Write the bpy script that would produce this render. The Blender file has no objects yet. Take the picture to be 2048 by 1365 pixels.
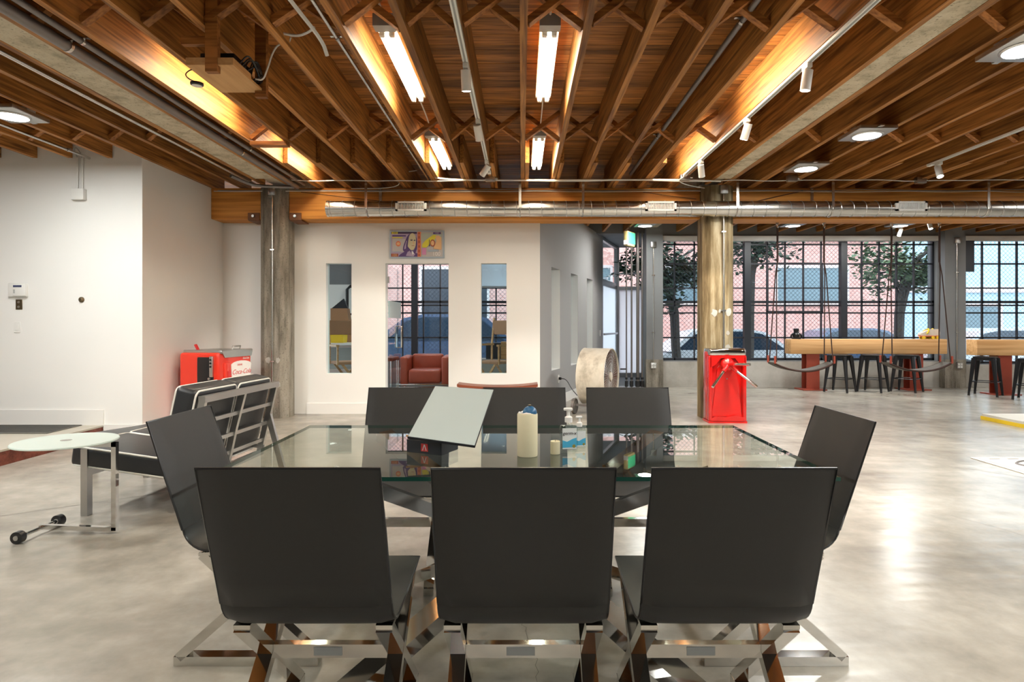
import bpy, bmesh, math, random
from mathutils import Matrix, Vector
PI = math.pi
random.seed(7)
S = bpy.context.scene
COL = S.collection

# ---------------------------------------------------------------- camera
CAMH = 1.237
cam_d = bpy.data.cameras.new('camera')
cam = bpy.data.objects.new('camera', cam_d); COL.objects.link(cam)
cam.location = (0, 0, CAMH); cam.rotation_euler = (PI/2, 0, 0)
cam_d.sensor_width = 36.0; cam_d.lens = 1230/2048*36
cam_d.shift_x = -19/2048; cam_d.shift_y = -34.5/2048
cam_d.clip_start = 0.05; cam_d.clip_end = 200
S.camera = cam
# ---------------------------------------------------------------- world, exposure
w = bpy.data.worlds.new('sky'); S.world = w; w.use_nodes = True
bg = w.node_tree.nodes['Background']
bg.inputs[0].default_value = (0.80, 0.90, 1.0, 1); bg.inputs[1].default_value = 3.9
S.view_settings.view_transform = 'Standard'; S.view_settings.look = 'None'
S.view_settings.gamma = 1; S.view_settings.use_curve_mapping = False
S.view_settings.exposure = 0.38
LED_W = 46.0; SPOT_W = 36.0; TUBE_E = 36.0
S.cycles.max_bounces = 8; S.cycles.diffuse_bounces = 4; S.cycles.glossy_bounces = 4
S.cycles.adaptive_threshold = 0.06; S.cycles.use_light_tree = False
S.cycles.transparent_max_bounces = 24; S.cycles.transmission_bounces = 8
S.cycles.caustics_reflective = False; S.cycles.caustics_refractive = False
S.cycles.sample_clamp_indirect = 6.0

# ---------------------------------------------------------------- materials
M = {}
def new_mat(name):
    m = bpy.data.materials.new(name); m.use_nodes = True
    nt = m.node_tree; M[name] = m
    return m, nt, nt.nodes['Principled BSDF']
def N(nt, t, **kw):
    n = nt.nodes.new(t)
    for k, v in kw.items(): setattr(n, k, v)
    return n
def L(nt, a, b): nt.links.new(a, b)
def plain(name, col, rough=0.5, metal=0.0, spec=0.5, var=0.06, scale=6.0, coat=0.0, bump=0.0):
    m, nt, b = new_mat(name)
    b.inputs['Roughness'].default_value = rough; b.inputs['Metallic'].default_value = metal
    b.inputs['Specular IOR Level'].default_value = spec
    b.inputs['Coat Weight'].default_value = coat
    tc = N(nt, 'ShaderNodeTexCoord'); nz = N(nt, 'ShaderNodeTexNoise')
    nz.inputs['Scale'].default_value = scale; nz.inputs['Detail'].default_value = 1 if var < .07 else 2
    L(nt, tc.outputs['Object'], nz.inputs['Vector'])
    mx = N(nt, 'ShaderNodeMix', data_type='RGBA')
    mx.inputs[6].default_value = tuple(c*(1-var) for c in col) + (1,)
    mx.inputs[7].default_value = tuple(min(1, c*(1+var)) for c in col) + (1,)
    L(nt, nz.outputs['Fac'], mx.inputs[0]); L(nt, mx.outputs[2], b.inputs['Base Color'])
    if bump:
        bp = N(nt, 'ShaderNodeBump'); bp.inputs['Strength'].default_value = bump; bp.inputs['Distance'].default_value = 0.01
        L(nt, nz.outputs['Fac'], bp.inputs['Height']); L(nt, bp.outputs['Normal'], b.inputs['Normal'])
    return m
def wood(name, light, dark, axis='y', rough=0.55, freq=14.0, along=0.55, vary=0.25, spec=0.3):
    m, nt, b = new_mat(name)
    b.inputs['Roughness'].default_value = rough; b.inputs['Specular IOR Level'].default_value = spec
    tc = N(nt, 'ShaderNodeTexCoord'); oi = N(nt, 'ShaderNodeObjectInfo')
    ml = N(nt, 'ShaderNodeMath', operation='MULTIPLY'); ml.inputs[1].default_value = 37.0
    L(nt, oi.outputs['Random'], ml.inputs[0])
    ad = N(nt, 'ShaderNodeVectorMath', operation='ADD')
    L(nt, tc.outputs['Object'], ad.inputs[0]); L(nt, ml.outputs[0], ad.inputs[1])
    mp = N(nt, 'ShaderNodeMapping')
    sc = [freq, freq, freq]; sc['xyz'.index(axis)] = along; mp.inputs['Scale'].default_value = sc
    L(nt, ad.outputs[0], mp.inputs['Vector'])
    nz = N(nt, 'ShaderNodeTexNoise'); nz.inputs['Scale'].default_value = 1.0; nz.inputs['Detail'].default_value = 4
    nz.inputs['Distortion'].default_value = 1.2
    L(nt, mp.outputs[0], nz.inputs['Vector'])
    wv = N(nt, 'ShaderNodeTexNoise'); wv.inputs['Scale'].default_value = 3.5; wv.inputs['Detail'].default_value = 1
    L(nt, mp.outputs[0], wv.inputs['Vector'])
    a2 = N(nt, 'ShaderNodeMath', operation='MULTIPLY_ADD'); a2.inputs[1].default_value = 0.5; 
    L(nt, wv.outputs['Fac'], a2.inputs[0]); 
    h = N(nt, 'ShaderNodeMath', operation='MULTIPLY'); h.inputs[1].default_value = 0.6
    L(nt, nz.outputs['Fac'], h.inputs[0]); L(nt, h.outputs[0], a2.inputs[2])
    cr = N(nt, 'ShaderNodeValToRGB')
    cr.color_ramp.elements[0].position = 0.40; cr.color_ramp.elements[0].color = (*dark, 1)
    cr.color_ramp.elements[1].position = 0.66; cr.color_ramp.elements[1].color = (*light, 1)
    L(nt, a2.outputs[0], cr.inputs[0])
    hv = N(nt, 'ShaderNodeHueSaturation')
    mr = N(nt, 'ShaderNodeMapRange'); mr.inputs[3].default_value = 1-vary; mr.inputs[4].default_value = 1+vary
    L(nt, oi.outputs['Random'], mr.inputs[0]); L(nt, mr.outputs[0], hv.inputs['Value'])
    L(nt, cr.outputs[0], hv.inputs['Color']); L(nt, hv.outputs[0], b.inputs['Base Color'])
    return m
def emis(name, col, s):
    m, nt, b = new_mat(name)
    b.inputs['Base Color'].default_value = (*col, 1)
    b.inputs['Emission Color'].default_value = (*col, 1); b.inputs['Emission Strength'].default_value = s
    return m
def glass(name, tint=(0.95, 0.97, 0.96), ior=1.5, extra=0.0, rough=0.0):
    m, nt, b = new_mat(name); nt.nodes.remove(b)
    out = nt.nodes['Material Output']
    tr = N(nt, 'ShaderNodeBsdfTransparent'); tr.inputs[0].default_value = (*tint, 1)
    gl = N(nt, 'ShaderNodeBsdfGlossy'); gl.inputs['Roughness'].default_value = rough
    gl.inputs['Color'].default_value = (0.95, 1, 0.98, 1)
    fr = N(nt, 'ShaderNodeFresnel'); fr.inputs[0].default_value = ior
    ad = N(nt, 'ShaderNodeMath', operation='ADD', use_clamp=True); ad.inputs[1].default_value = extra
    L(nt, fr.outputs[0], ad.inputs[0])
    ge = N(nt, 'ShaderNodeNewGeometry'); fb = N(nt, 'ShaderNodeMath', operation='SUBTRACT'); fb.inputs[0].default_value = 1.0
    L(nt, ge.outputs['Backfacing'], fb.inputs[1])
    ff = N(nt, 'ShaderNodeMath', operation='MULTIPLY'); L(nt, ad.outputs[0], ff.inputs[0]); L(nt, fb.outputs[0], ff.inputs[1])
    mx = N(nt, 'ShaderNodeMixShader'); L(nt, ff.outputs[0], mx.inputs[0])
    L(nt, tr.outputs[0], mx.inputs[1]); L(nt, gl.outputs[0], mx.inputs[2]); L(nt, mx.outputs[0], out.inputs[0])
    return m
def frosted(name, col, trans=0.6):
    m, nt, b = new_mat(name); nt.nodes.remove(b); out = nt.nodes['Material Output']
    tl = N(nt, 'ShaderNodeBsdfTranslucent'); tl.inputs[0].default_value = (*col, 1)
    b2 = N(nt, 'ShaderNodeBsdfPrincipled'); b2.inputs['Base Color'].default_value = (*col, 1); b2.inputs['Roughness'].default_value = 0.25
    mx = N(nt, 'ShaderNodeMixShader'); mx.inputs[0].default_value = trans
    L(nt, b2.outputs[0], mx.inputs[1]); L(nt, tl.outputs[0], mx.inputs[2]); L(nt, mx.outputs[0], out.inputs[0])
    return m
def concrete(name, c1, c2, c3, scale=3.0, rough=0.8, streak=1.0, bump=0.3, spec=0.3, pits=True):
    m, nt, b = new_mat(name)
    b.inputs['Roughness'].default_value = rough; b.inputs['Specular IOR Level'].default_value = spec
    tc = N(nt, 'ShaderNodeTexCoord'); mp = N(nt, 'ShaderNodeMapping'); mp.inputs['Scale'].default_value = (scale*streak, scale*streak, scale)
    L(nt, tc.outputs['Object'], mp.inputs[0])
    n1 = N(nt, 'ShaderNodeTexNoise'); n1.inputs['Scale'].default_value = 1; n1.inputs['Detail'].default_value = 5; n1.inputs['Roughness'].default_value = 0.65
    L(nt, mp.outputs[0], n1.inputs['Vector'])
    cr = N(nt, 'ShaderNodeValToRGB')
    cr.color_ramp.elements[0].position = 0.34; cr.color_ramp.elements[0].color = (*c1, 1)
    cr.color_ramp.elements[1].position = 0.66; cr.color_ramp.elements[1].color = (*c3, 1)
    e = cr.color_ramp.elements.new(0.5); e.color = (*c2, 1)
    L(nt, n1.outputs['Fac'], cr.inputs[0])
    n2 = N(nt, 'ShaderNodeTexNoise'); n2.inputs['Scale'].default_value = 55; n2.inputs['Detail'].default_value = 2
    L(nt, tc.outputs['Object'], n2.inputs['Vector'])
    c2r = N(nt, 'ShaderNodeValToRGB'); c2r.color_ramp.elements[0].position = 0.24; c2r.color_ramp.elements[0].color = (0.5, 0.5, 0.5, 1)
    c2r.color_ramp.elements[1].position = 0.42; c2r.color_ramp.elements[1].color = (1, 1, 1, 1)
    L(nt, n2.outputs['Fac'], c2r.inputs[0])
    mx = N(nt, 'ShaderNodeMix', data_type='RGBA', blend_type='MULTIPLY'); mx.inputs[0].default_value = 1.0 if pits else 0.15
    L(nt, cr.outputs[0], mx.inputs[6]); L(nt, c2r.outputs[0], mx.inputs[7]); L(nt, mx.outputs[2], b.inputs['Base Color'])
    if bump:
        bp = N(nt, 'ShaderNodeBump'); bp.inputs['Strength'].default_value = bump; bp.inputs['Distance'].default_value = 0.01
        L(nt, n2.outputs['Fac'], bp.inputs['Height']); L(nt, bp.outputs['Normal'], b.inputs['Normal'])
    return m

def floor_mat():
    m, nt, b = new_mat('polished_concrete')
    tc = N(nt, 'ShaderNodeTexCoord')
    n1 = N(nt, 'ShaderNodeTexNoise'); n1.inputs['Scale'].default_value = 1.1; n1.inputs['Detail'].default_value = 5
    n1.inputs['Roughness'].default_value = 0.6; n1.inputs['Distortion'].default_value = 0.3
    L(nt, tc.outputs['Object'], n1.inputs['Vector'])
    cr = N(nt, 'ShaderNodeValToRGB')
    cr.color_ramp.elements[0].position = 0.27; cr.color_ramp.elements[0].color = (0.20, 0.18, 0.147, 1)
    cr.color_ramp.elements[1].position = 0.76; cr.color_ramp.elements[1].color = (0.49, 0.46, 0.40, 1)
    e = cr.color_ramp.elements.new(0.5); e.color = (0.335, 0.308, 0.26, 1)
    L(nt, n1.outputs['Fac'], cr.inputs[0])
    n2 = N(nt, 'ShaderNodeTexNoise'); n2.inputs['Scale'].default_value = 5.5; n2.inputs['Detail'].default_value = 6; n2.inputs['Roughness'].default_value = 0.65
    L(nt, tc.outputs['Object'], n2.inputs['Vector'])
    mr = N(nt, 'ShaderNodeMapRange'); mr.inputs[1].default_value = 0.2; mr.inputs[2].default_value = 0.8; mr.inputs[3].default_value = 0.72; mr.inputs[4].default_value = 1.20
    L(nt, n2.outputs['Fac'], mr.inputs[0])
    mx = N(nt, 'ShaderNodeMix', data_type='RGBA', blend_type='MULTIPLY'); mx.inputs[0].default_value = 1
    L(nt, cr.outputs[0], mx.inputs[6]); L(nt, mr.outputs[0], mx.inputs[7]); L(nt, mx.outputs[2], b.inputs['Base Color'])
    b.inputs['Roughness'].default_value = 0.25
    b.inputs['Specular IOR Level'].default_value = 0.6
    n3 = N(nt, 'ShaderNodeTexNoise'); n3.inputs['Scale'].default_value = 2.2; n3.inputs['Detail'].default_value = 2
    mp = N(nt, 'ShaderNodeMapping'); mp.inputs['Scale'].default_value = (0.6, 2.5, 1)
    L(nt, tc.outputs['Object'], mp.inputs[0]); L(nt, mp.outputs[0], n3.inputs['Vector'])
    bp = N(nt, 'ShaderNodeBump'); bp.inputs['Strength'].default_value = 0.12; bp.inputs['Distance'].default_value = 0.05
    L(nt, n3.outputs['Fac'], bp.inputs['Height']); L(nt, bp.outputs['Normal'], b.inputs['Normal'])
floor_mat()
def brick_mat():
    m, nt, b = new_mat('far_brick')
    tc = N(nt, 'ShaderNodeTexCoord'); mp = N(nt, 'ShaderNodeMapping'); mp.inputs['Rotation'].default_value = (PI/2, 0, 0)
    br = N(nt, 'ShaderNodeTexBrick'); br.inputs['Scale'].default_value = 3.2
    br.inputs['Color1'].default_value = (0.60, 0.27, 0.22, 1); br.inputs['Color2'].default_value = (0.68, 0.36, 0.30, 1)
    br.inputs['Mortar'].default_value = (0.66, 0.44, 0.39, 1)
    L(nt, tc.outputs['Object'], mp.inputs[0]); L(nt, mp.outputs[0], br.inputs['Vector']); L(nt, br.outputs[0], b.inputs['Base Color'])
    b.inputs['Roughness'].default_value = 0.9
brick_mat()
wood('joist_wood', (0.47, 0.205, 0.050), (0.155, 0.058, 0.013), 'y', freq=16, along=0.7)
wood('plank_wood', (0.49, 0.205, 0.048), (0.18, 0.067, 0.014), 'x', freq=20, along=1.1, vary=0.38)
wood('girder_wood', (0.68, 0.30, 0.060), (0.42, 0.155, 0.028), 'x', freq=9, along=0.4, vary=0.05)
wood('brace_wood', (0.45, 0.185, 0.048), (0.18, 0.063, 0.015), 'x', freq=14, along=1.2)
wood('shelf_wood', (0.62, 0.36, 0.15), (0.50, 0.27, 0.10), 'y', freq=8, along=0.8, vary=0.05)
wood('fir_wood', (0.74, 0.45, 0.21), (0.58, 0.31, 0.12), 'x', freq=9, along=0.35, vary=0.06)
wood('red_wood', (0.25, 0.07, 0.035), (0.15, 0.035, 0.018), 'x', freq=12, along=0.6, vary=0.05, rough=0.4)
wood('tan_wood', (0.55, 0.33, 0.15), (0.38, 0.20, 0.08), 'x', freq=12, along=0.8, vary=0.05)
concrete('beam_concrete', (0.36, 0.31, 0.22), (0.56, 0.49, 0.36), (0.64, 0.58, 0.45), scale=6, streak=1.0)
concrete('column_concrete', (0.13, 0.115, 0.09), (0.24, 0.215, 0.175), (0.33, 0.30, 0.25), scale=1.5, streak=6.0, bump=0.4)
concrete('column_stained', (0.07, 0.045, 0.02), (0.24, 0.18, 0.095), (0.46, 0.39, 0.26), scale=0.8, streak=9.0, bump=0.15, pits=False)
concrete('sill_concrete', (0.34, 0.32, 0.28), (0.44, 0.42, 0.38), (0.52, 0.50, 0.46), scale=1.2, rough=0.6, pits=False, bump=0.06)
concrete('fan_paint', (0.42, 0.38, 0.31), (0.62, 0.57, 0.48), (0.70, 0.655, 0.57), scale=4, streak=1.5, rough=0.55, bump=0.05, pits=False)
concrete('red_stone', (0.10, 0.022, 0.012), (0.17, 0.045, 0.028), (0.25, 0.075, 0.05), scale=9, rough=0.4, bump=0.05)
plain('white_wall', (0.83, 0.825, 0.80), 0.75, var=0.02, scale=2)
plain('dark_wall', (0.16, 0.14, 0.12), 0.8, var=0.05)
plain('grey_wall', (0.36, 0.355, 0.35), 0.75, var=0.02, scale=2)
plain('facade_paint', (0.20, 0.205, 0.21), 0.7, var=0.08, scale=3)
plain('white_trim', (0.82, 0.81, 0.78), 0.5, var=0.01)
plain('white_plastic', (0.80, 0.80, 0.77), 0.4, var=0.01)
plain('platform_tile', (0.46, 0.43, 0.36), 0.35, var=0.08)
plain('black_leather', (0.012, 0.0115, 0.0105), 0.5, var=0.15, scale=60, spec=0.5)
M['black_leather'].node_tree.nodes['Principled BSDF'].inputs['Sheen Weight'].default_value = 0.05
plain('lounge_leather', (0.018, 0.019, 0.021), 0.38, var=0.2, scale=40, bump=0.05)
plain('white_piping', (0.72, 0.70, 0.64), 0.5)
plain('red_leather', (0.30, 0.055, 0.025), 0.38, var=0.15, scale=12)
plain('chrome', (0.72, 0.71, 0.69), 0.07, 1.0, var=0.02)
plain('brushed_steel', (0.55, 0.545, 0.53), 0.32, 1.0, var=0.05)
plain('galvanised', (0.62, 0.61, 0.58), 0.24, 1.0, var=0.12, scale=9)
plain('pipe_metal', (0.22, 0.20, 0.19), 0.45, 0.7, var=0.15)
plain('dark_pipe', (0.03, 0.03, 0.032), 0.45, 0.3)
plain('bronze', (0.16, 0.12, 0.07), 0.4, 0.8)
plain('rust_steel', (0.22, 0.10, 0.05), 0.7, 0.3, var=0.3, scale=20)
plain('window_black', (0.018, 0.022, 0.030), 0.45, var=0.1)
plain('fence_wire', (0.05, 0.06, 0.075), 0.5, 0.3)
plain('aluminium', (0.50, 0.51, 0.52), 0.35, 0.9)
plain('black_metal', (0.012, 0.012, 0.014), 0.35, 0.3, var=0.1)
plain('black_plastic', (0.010, 0.010, 0.011), 0.3)
plain('cooler_red', (0.72, 0.035, 0.015), 0.22, coat=0.5, var=0.03)
plain('turnstile_red', (0.62, 0.010, 0.008), 0.15, coat=0.7, var=0.10, scale=5)
plain('print_red', (0.62, 0.03, 0.03), 0.4)
plain('print_white', (0.85, 0.84, 0.82), 0.4)
plain('iron_oxide', (0.28, 0.045, 0.022), 0.5, var=0.12)
plain('wax', (0.74, 0.69, 0.47), 0.5, var=0.04)
plain('blue_ball', (0.012, 0.11, 0.25), 0.3, var=0.25, scale=30)
plain('board_face', (0.40, 0.475, 0.475), 0.55, var=0.02)
plain('box_black', (0.010, 0.011, 0.017), 0.5)
plain('sticker_red', (0.65, 0.05, 0.045), 0.5)
plain('sticker_grey', (0.30, 0.31, 0.30), 0.4)
plain('label_blue', (0.08, 0.45, 0.72), 0.4)
plain('label_white', (0.80, 0.84, 0.84), 0.4)
plain('label_gold', (0.30, 0.25, 0.04), 0.4)
plain('yellow', (0.85, 0.58, 0.02), 0.45, var=0.05)
plain('skate_pale', (0.70, 0.60, 0.50), 0.5, var=0.15)
plain('rope', (0.035, 0.014, 0.009), 0.8)
plain('swing_mesh', (0.075, 0.065, 0.05), 0.7, var=0.6, scale=70)
plain('mat_grey', (0.12, 0.115, 0.105), 0.9, var=0.2, scale=30)
plain('mat_dark', (0.055, 0.055, 0.052), 0.9)
plain('rug_white', (0.62, 0.60, 0.54), 0.7)
plain('rug_ink', (0.16, 0.15, 0.15), 0.7)
plain('joint_dark', (0.13, 0.115, 0.095), 0.8)
plain('asphalt', (0.16, 0.16, 0.17), 0.9, var=0.1)
plain('sidewalk', (0.42, 0.41, 0.40), 0.9, var=0.08)
plain('bark', (0.07, 0.055, 0.045), 0.9)
plain('leaf', (0.035, 0.060, 0.028), 0.6, var=0.35)
plain('leaf_light', (0.09, 0.14, 0.06), 0.6, var=0.35)
plain('car_white', (0.70, 0.72, 0.74), 0.2, coat=0.6)
plain('car_blue', (0.055, 0.085, 0.15), 0.2, coat=0.6)
plain('car_silver', (0.42, 0.44, 0.46), 0.25, 0.4, coat=0.6)
plain('car_glass', (0.02, 0.035, 0.055), 0.06)
plain('tail_red', (0.5, 0.02, 0.02), 0.3)
plain('far_glass', (0.13, 0.18, 0.20), 0.25)
plain('far_dark', (0.02, 0.025, 0.035), 0.3)
plain('far_trim', (0.62, 0.52, 0.49), 0.8)
plain('far_blue', (0.42, 0.58, 0.68), 0.8)
plain('far_white', (0.78, 0.78, 0.78), 0.8)
plain('exit_body', (0.62, 0.50, 0.20), 0.5)
plain('lens_grey', (0.30, 0.31, 0.31), 0.2)
plain('cardboard', (0.36, 0.19, 0.10), 0.8)
plain('shade_white', (0.62, 0.61, 0.58), 0.7)
for nm, c in dict(note_paper=(0.55, 0.52, 0.50), note_lilac=(0.45, 0.36, 0.50), note_purple=(0.10, 0.055, 0.19), note_dark=(0.05, 0.03, 0.08),
                  note_skin=(0.66, 0.60, 0.38), note_orange=(0.75, 0.22, 0.10), note_rust=(0.42, 0.10, 0.05), note_yellow=(0.75, 0.68, 0.06), note_peach=(0.80, 0.50, 0.25),
                  note_pink=(0.66, 0.28, 0.50), note_green=(0.45, 0.50, 0.42), note_blue=(0.40, 0.48, 0.55)).items(): plain(nm, c, 0.5)
emis('tube_glow', (1.0, 0.90, 0.72), TUBE_E)
emis('led_glow', (0.95, 1.0, 0.98), 9.0)
emis('spot_glow', (1.0, 0.93, 0.82), 25.0)
emis('exit_green', (0.05, 0.45, 0.2), 0.25)
emis('lcd', (0.05, 0.06, 0.12), 0.1)
glass('pane_glass', (0.90, 0.95, 0.97), 1.45)
glass('table_glass', (0.90, 0.945, 0.92), 1.52, extra=0.06)
glass('door_glass', (0.86, 0.93, 0.94), 1.5, extra=0.02)
glass('clear_plastic', (0.90, 0.93, 0.93), 1.35, extra=0.03, rough=0.05)
plain('glass_edge', (0.010, 0.055, 0.040), 0.08)
frosted('frost', (0.78, 0.86, 0.82), 0.35)
frosted('frost_window', (0.88, 0.92, 0.94), 0.75)

# ---------------------------------------------------------------- mesh builder
class MB:
    def __init__(s): s.v = []; s.f = []; s.m = []; s.k = 0; s.mi = 0
    def add(s, vs, fs):
        o = len(s.v); s.v += [Vector(p) for p in vs]
        for f in fs: s.f.append([i+o for i in f]); s.m.append(s.mi)
        return s
    def mat(s, i): s.mi = i; return s
    def mark(s): s.k = len(s.v); return s
    def xf(s, mtx):
        for i in range(s.k, len(s.v)): s.v[i] = mtx @ s.v[i]
        return s
    def box(s, x0, x1, y0, y1, z0, z1):
        return s.add([(x0,y0,z0),(x1,y0,z0),(x1,y1,z0),(x0,y1,z0),(x0,y0,z1),(x1,y0,z1),(x1,y1,z1),(x0,y1,z1)],
                     [(0,3,2,1),(4,5,6,7),(0,1,5,4),(1,2,6,5),(2,3,7,6),(3,0,4,7)])
    def cbox(s, c, d): return s.box(c[0]-d[0]/2, c[0]+d[0]/2, c[1]-d[1]/2, c[1]+d[1]/2, c[2]-d[2]/2, c[2]+d[2]/2)
    def rbox(s, x0, x1, y0, y1, z0, z1, bev=0.01, seg=3):
        bm = bmesh.new(); bmesh.ops.create_cube(bm, size=1.0)
        for v in bm.verts: v.co = Vector(((x0+x1)/2+v.co.x*(x1-x0), (y0+y1)/2+v.co.y*(y1-y0), (z0+z1)/2+v.co.z*(z1-z0)))
        bmesh.ops.bevel(bm, geom=list(bm.edges), offset=bev, segments=seg, profile=0.5, affect='EDGES')
        bm.verts.index_update()
        s.add([v.co.copy() for v in bm.verts], [[v.index for v in f.verts] for f in bm.faces]); bm.free(); return s
    def frame(s, p0, p1, up=(0,0,1)):
        p0 = Vector(p0); p1 = Vector(p1); d = (p1-p0).normalized(); u = Vector(up)
        if abs(d.dot(u)) > 0.98: u = Vector((0,1,0)) if abs(d.y) < 0.9 else Vector((1,0,0))
        a = d.cross(u).normalized(); b = a.cross(d).normalized()
        return p0, p1, d, a, b
    def bar(s, p0, p1, w, h, up=(0,0,1)):
        p0, p1, d, a, b = s.frame(p0, p1, up); w /= 2; h /= 2
        c = [(-w,-h),(w,-h),(w,h),(-w,h)]
        vs = [p0+a*x+b*y for x, y in c] + [p1+a*x+b*y for x, y in c]
        return s.add(vs, [(3,2,1,0),(4,5,6,7),(0,1,5,4),(1,2,6,5),(2,3,7,6),(3,0,4,7)])
    def cyl(s, p0, p1, r0, r1=None, n=14):
        r1 = r0 if r1 is None else r1
        p0, p1, d, a, b = s.frame(p0, p1)
        A = [a*math.cos(2*PI*i/n)+b*math.sin(2*PI*i/n) for i in range(n)]
        vs = [p0+q*r0 for q in A]+[p1+q*r1 for q in A]
        fs = [(i,(i+1)%n,n+(i+1)%n,n+i) for i in range(n)]+[tuple(range(n-1,-1,-1)), tuple(range(n,2*n))]
        return s.add(vs, fs)
    def tube(s, pts, r, n=6, closed=False):
        pts = [Vector(p) for p in pts]; m = len(pts); vs = []; pa = None
        for i, p in enumerate(pts):
            if closed: d = pts[(i+1)%m]-pts[i-1]
            else: d = pts[min(i+1,m-1)]-pts[max(i-1,0)]
            d.normalize()
            if pa is None:
                u = Vector((0,0,1)) if abs(d.z) < 0.9 else Vector((0,1,0)); a = d.cross(u).normalized()
            else:
                a = (pa-d*pa.dot(d))
                a = a.normalized() if a.length > 1e-6 else d.orthogonal().normalized()
            pa = a; b = d.cross(a)
            vs += [p+(a*math.cos(2*PI*k/n)+b*math.sin(2*PI*k/n))*r for k in range(n)]
        fs = []
        for i in range(m if closed else m-1):
            j = (i+1) % m
            for k in range(n): fs.append((i*n+k, i*n+(k+1)%n, j*n+(k+1)%n, j*n+k))
        if not closed: fs += [tuple(range(n-1,-1,-1)), tuple(range((m-1)*n, m*n))]
        return s.add(vs, fs)
    def lathe(s, prof, n=24, o=(0,0,0)):
        o = Vector(o); vs = []; fs = []; m = len(prof)
        for r, z in prof:
            vs += [o+Vector((max(r,1e-4)*math.cos(2*PI*k/n), max(r,1e-4)*math.sin(2*PI*k/n), z)) for k in range(n)]
        for i in range(m-1):
            for k in range(n): fs.append((i*n+k, i*n+(k+1)%n, (i+1)*n+(k+1)%n, (i+1)*n+k))
        fs += [tuple(range(n-1,-1,-1)), tuple(range((m-1)*n, m*n))]
        return s.add(vs, fs)
    def prism(s, poly, a, b, axis='x'):
        """extrude a 2-D polygon along an axis: x -> poly is (y,z); y -> (x,z); z -> (x,y)"""
        def P(p, t): return {'x': (t,p[0],p[1]), 'y': (p[0],t,p[1]), 'z': (p[0],p[1],t)}[axis]
        n = len(poly)
        return s.add([P(p,a) for p in poly]+[P(p,b) for p in poly],
                     [tuple(range(n-1,-1,-1)), tuple(range(n,2*n))]+[(i,(i+1)%n,n+(i+1)%n,n+i) for i in range(n)])
    def mesh(s, name, mats, smooth=None):
        me = bpy.data.meshes.new(name); me.from_pydata([tuple(v) for v in s.v], [], s.f)
        if not isinstance(mats, (list, tuple)): mats = [mats]
        for m in mats: me.materials.append(M[m])
        me.polygons.foreach_set('material_index', s.m)
        bm = bmesh.new(); bm.from_mesh(me); bmesh.ops.recalc_face_normals(bm, faces=bm.faces); bm.to_mesh(me); bm.free()
        if smooth:
            me.polygons.foreach_set('use_smooth', [True]*len(me.polygons)); me.set_sharp_from_angle(angle=math.radians(smooth))
        me.update(); return me
    def build(s, name, mats, parent=None, smooth=None, world=False):
        """world=True: the vertices are in world coordinates although the object has a parent"""
        if world and parent is not None:
            inv = parent.matrix_basis.inverted()
            p = parent.parent
            while p is not None: inv = inv @ p.matrix_basis.inverted(); p = p.parent
            s.v = [inv @ v for v in s.v]
        o = bpy.data.objects.new(name, s.mesh(name, mats, smooth)); COL.objects.link(o)
        if parent is not None: o.parent = parent
        return o
def tag(o, label=None, cat=None, group=None, kind=None):
    if label: o['label'] = label
    if cat: o['category'] = cat
    if group: o['group'] = group
    if kind: o['kind'] = kind
    return o
def T(name, label, cat, loc=(0,0,0), rz=0.0, group=None, kind=None):
    o = bpy.data.objects.new(name, None); COL.objects.link(o); o.empty_display_size = 0.1
    o.location = loc; o.rotation_euler = (0,0,rz)
    o.matrix_basis = Matrix.Translation(loc) @ Matrix.Rotation(rz, 4, 'Z')
    return tag(o, label, cat, group, kind)
def inst(name, me, parent, loc=(0,0,0), rot=(0,0,0), scale=(1,1,1)):
    o = bpy.data.objects.new(name, me); COL.objects.link(o); o.parent = parent
    o.location = loc; o.rotation_euler = rot; o.scale = scale; return o
def dup(root, loc, rz, label, group=None):
    r = root.copy(); COL.objects.link(r)
    r.matrix_basis = Matrix.Translation(loc) @ Matrix.Rotation(rz, 4, 'Z'); r['label'] = label
    if group: r['group'] = group
    for ch in list(root.children):
        c = ch.copy(); COL.objects.link(c); c.parent = r
        for g in ch.children:
            d = g.copy(); COL.objects.link(d); d.parent = c
    return r
def text(name, body, mat, parent, loc, rot, size, shear=0.0, ext=0.0008, align='CENTER', sx=1.0):
    cu = bpy.data.curves.new(name, 'FONT'); cu.body = body; cu.size = size; cu.shear = shear; cu.extrude = ext
    cu.align_x = align; cu.align_y = 'CENTER'; cu.materials.append(M[mat])
    tmp = bpy.data.objects.new('tmp', cu); COL.objects.link(tmp); bpy.context.view_layer.update()
    me = bpy.data.meshes.new_from_object(tmp.evaluated_get(bpy.context.evaluated_depsgraph_get())); me.name = name
    bpy.data.objects.remove(tmp); bpy.data.curves.remove(cu)
    o = bpy.data.objects.new(name, me); COL.objects.link(o); o.parent = parent
    o.location = loc; o.rotation_euler = rot; o.scale = (sx, 1, 1); return o
def lamp(kind, name, parent, loc, rot, **kw):
    d = bpy.data.lights.new(name, kind)
    for k, v in kw.items(): setattr(d, k, v)
    o = bpy.data.objects.new(name, d); COL.objects.link(o); o.parent = parent; o.location = loc; o.rotation_euler = rot
    return o
def wall_pieces(mb, u0, u1, z0, z1, t0, t1, openings):
    """boxes in local (u along x, t along y) leaving openings (ua,ub,za,zb)"""
    ops = sorted(openings); cur = u0
    for ua, ub, za, zb in ops:
        if ua > cur: mb.box(cur, ua, t0, t1, z0, z1)
        if za > z0: mb.box(ua, ub, t0, t1, z0, za)
        if zb < z1: mb.box(ua, ub, t0, t1, zb, z1)
        cur = ub
    if cur < u1: mb.box(cur, u1, t0, t1, z0, z1)
    return mb
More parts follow.
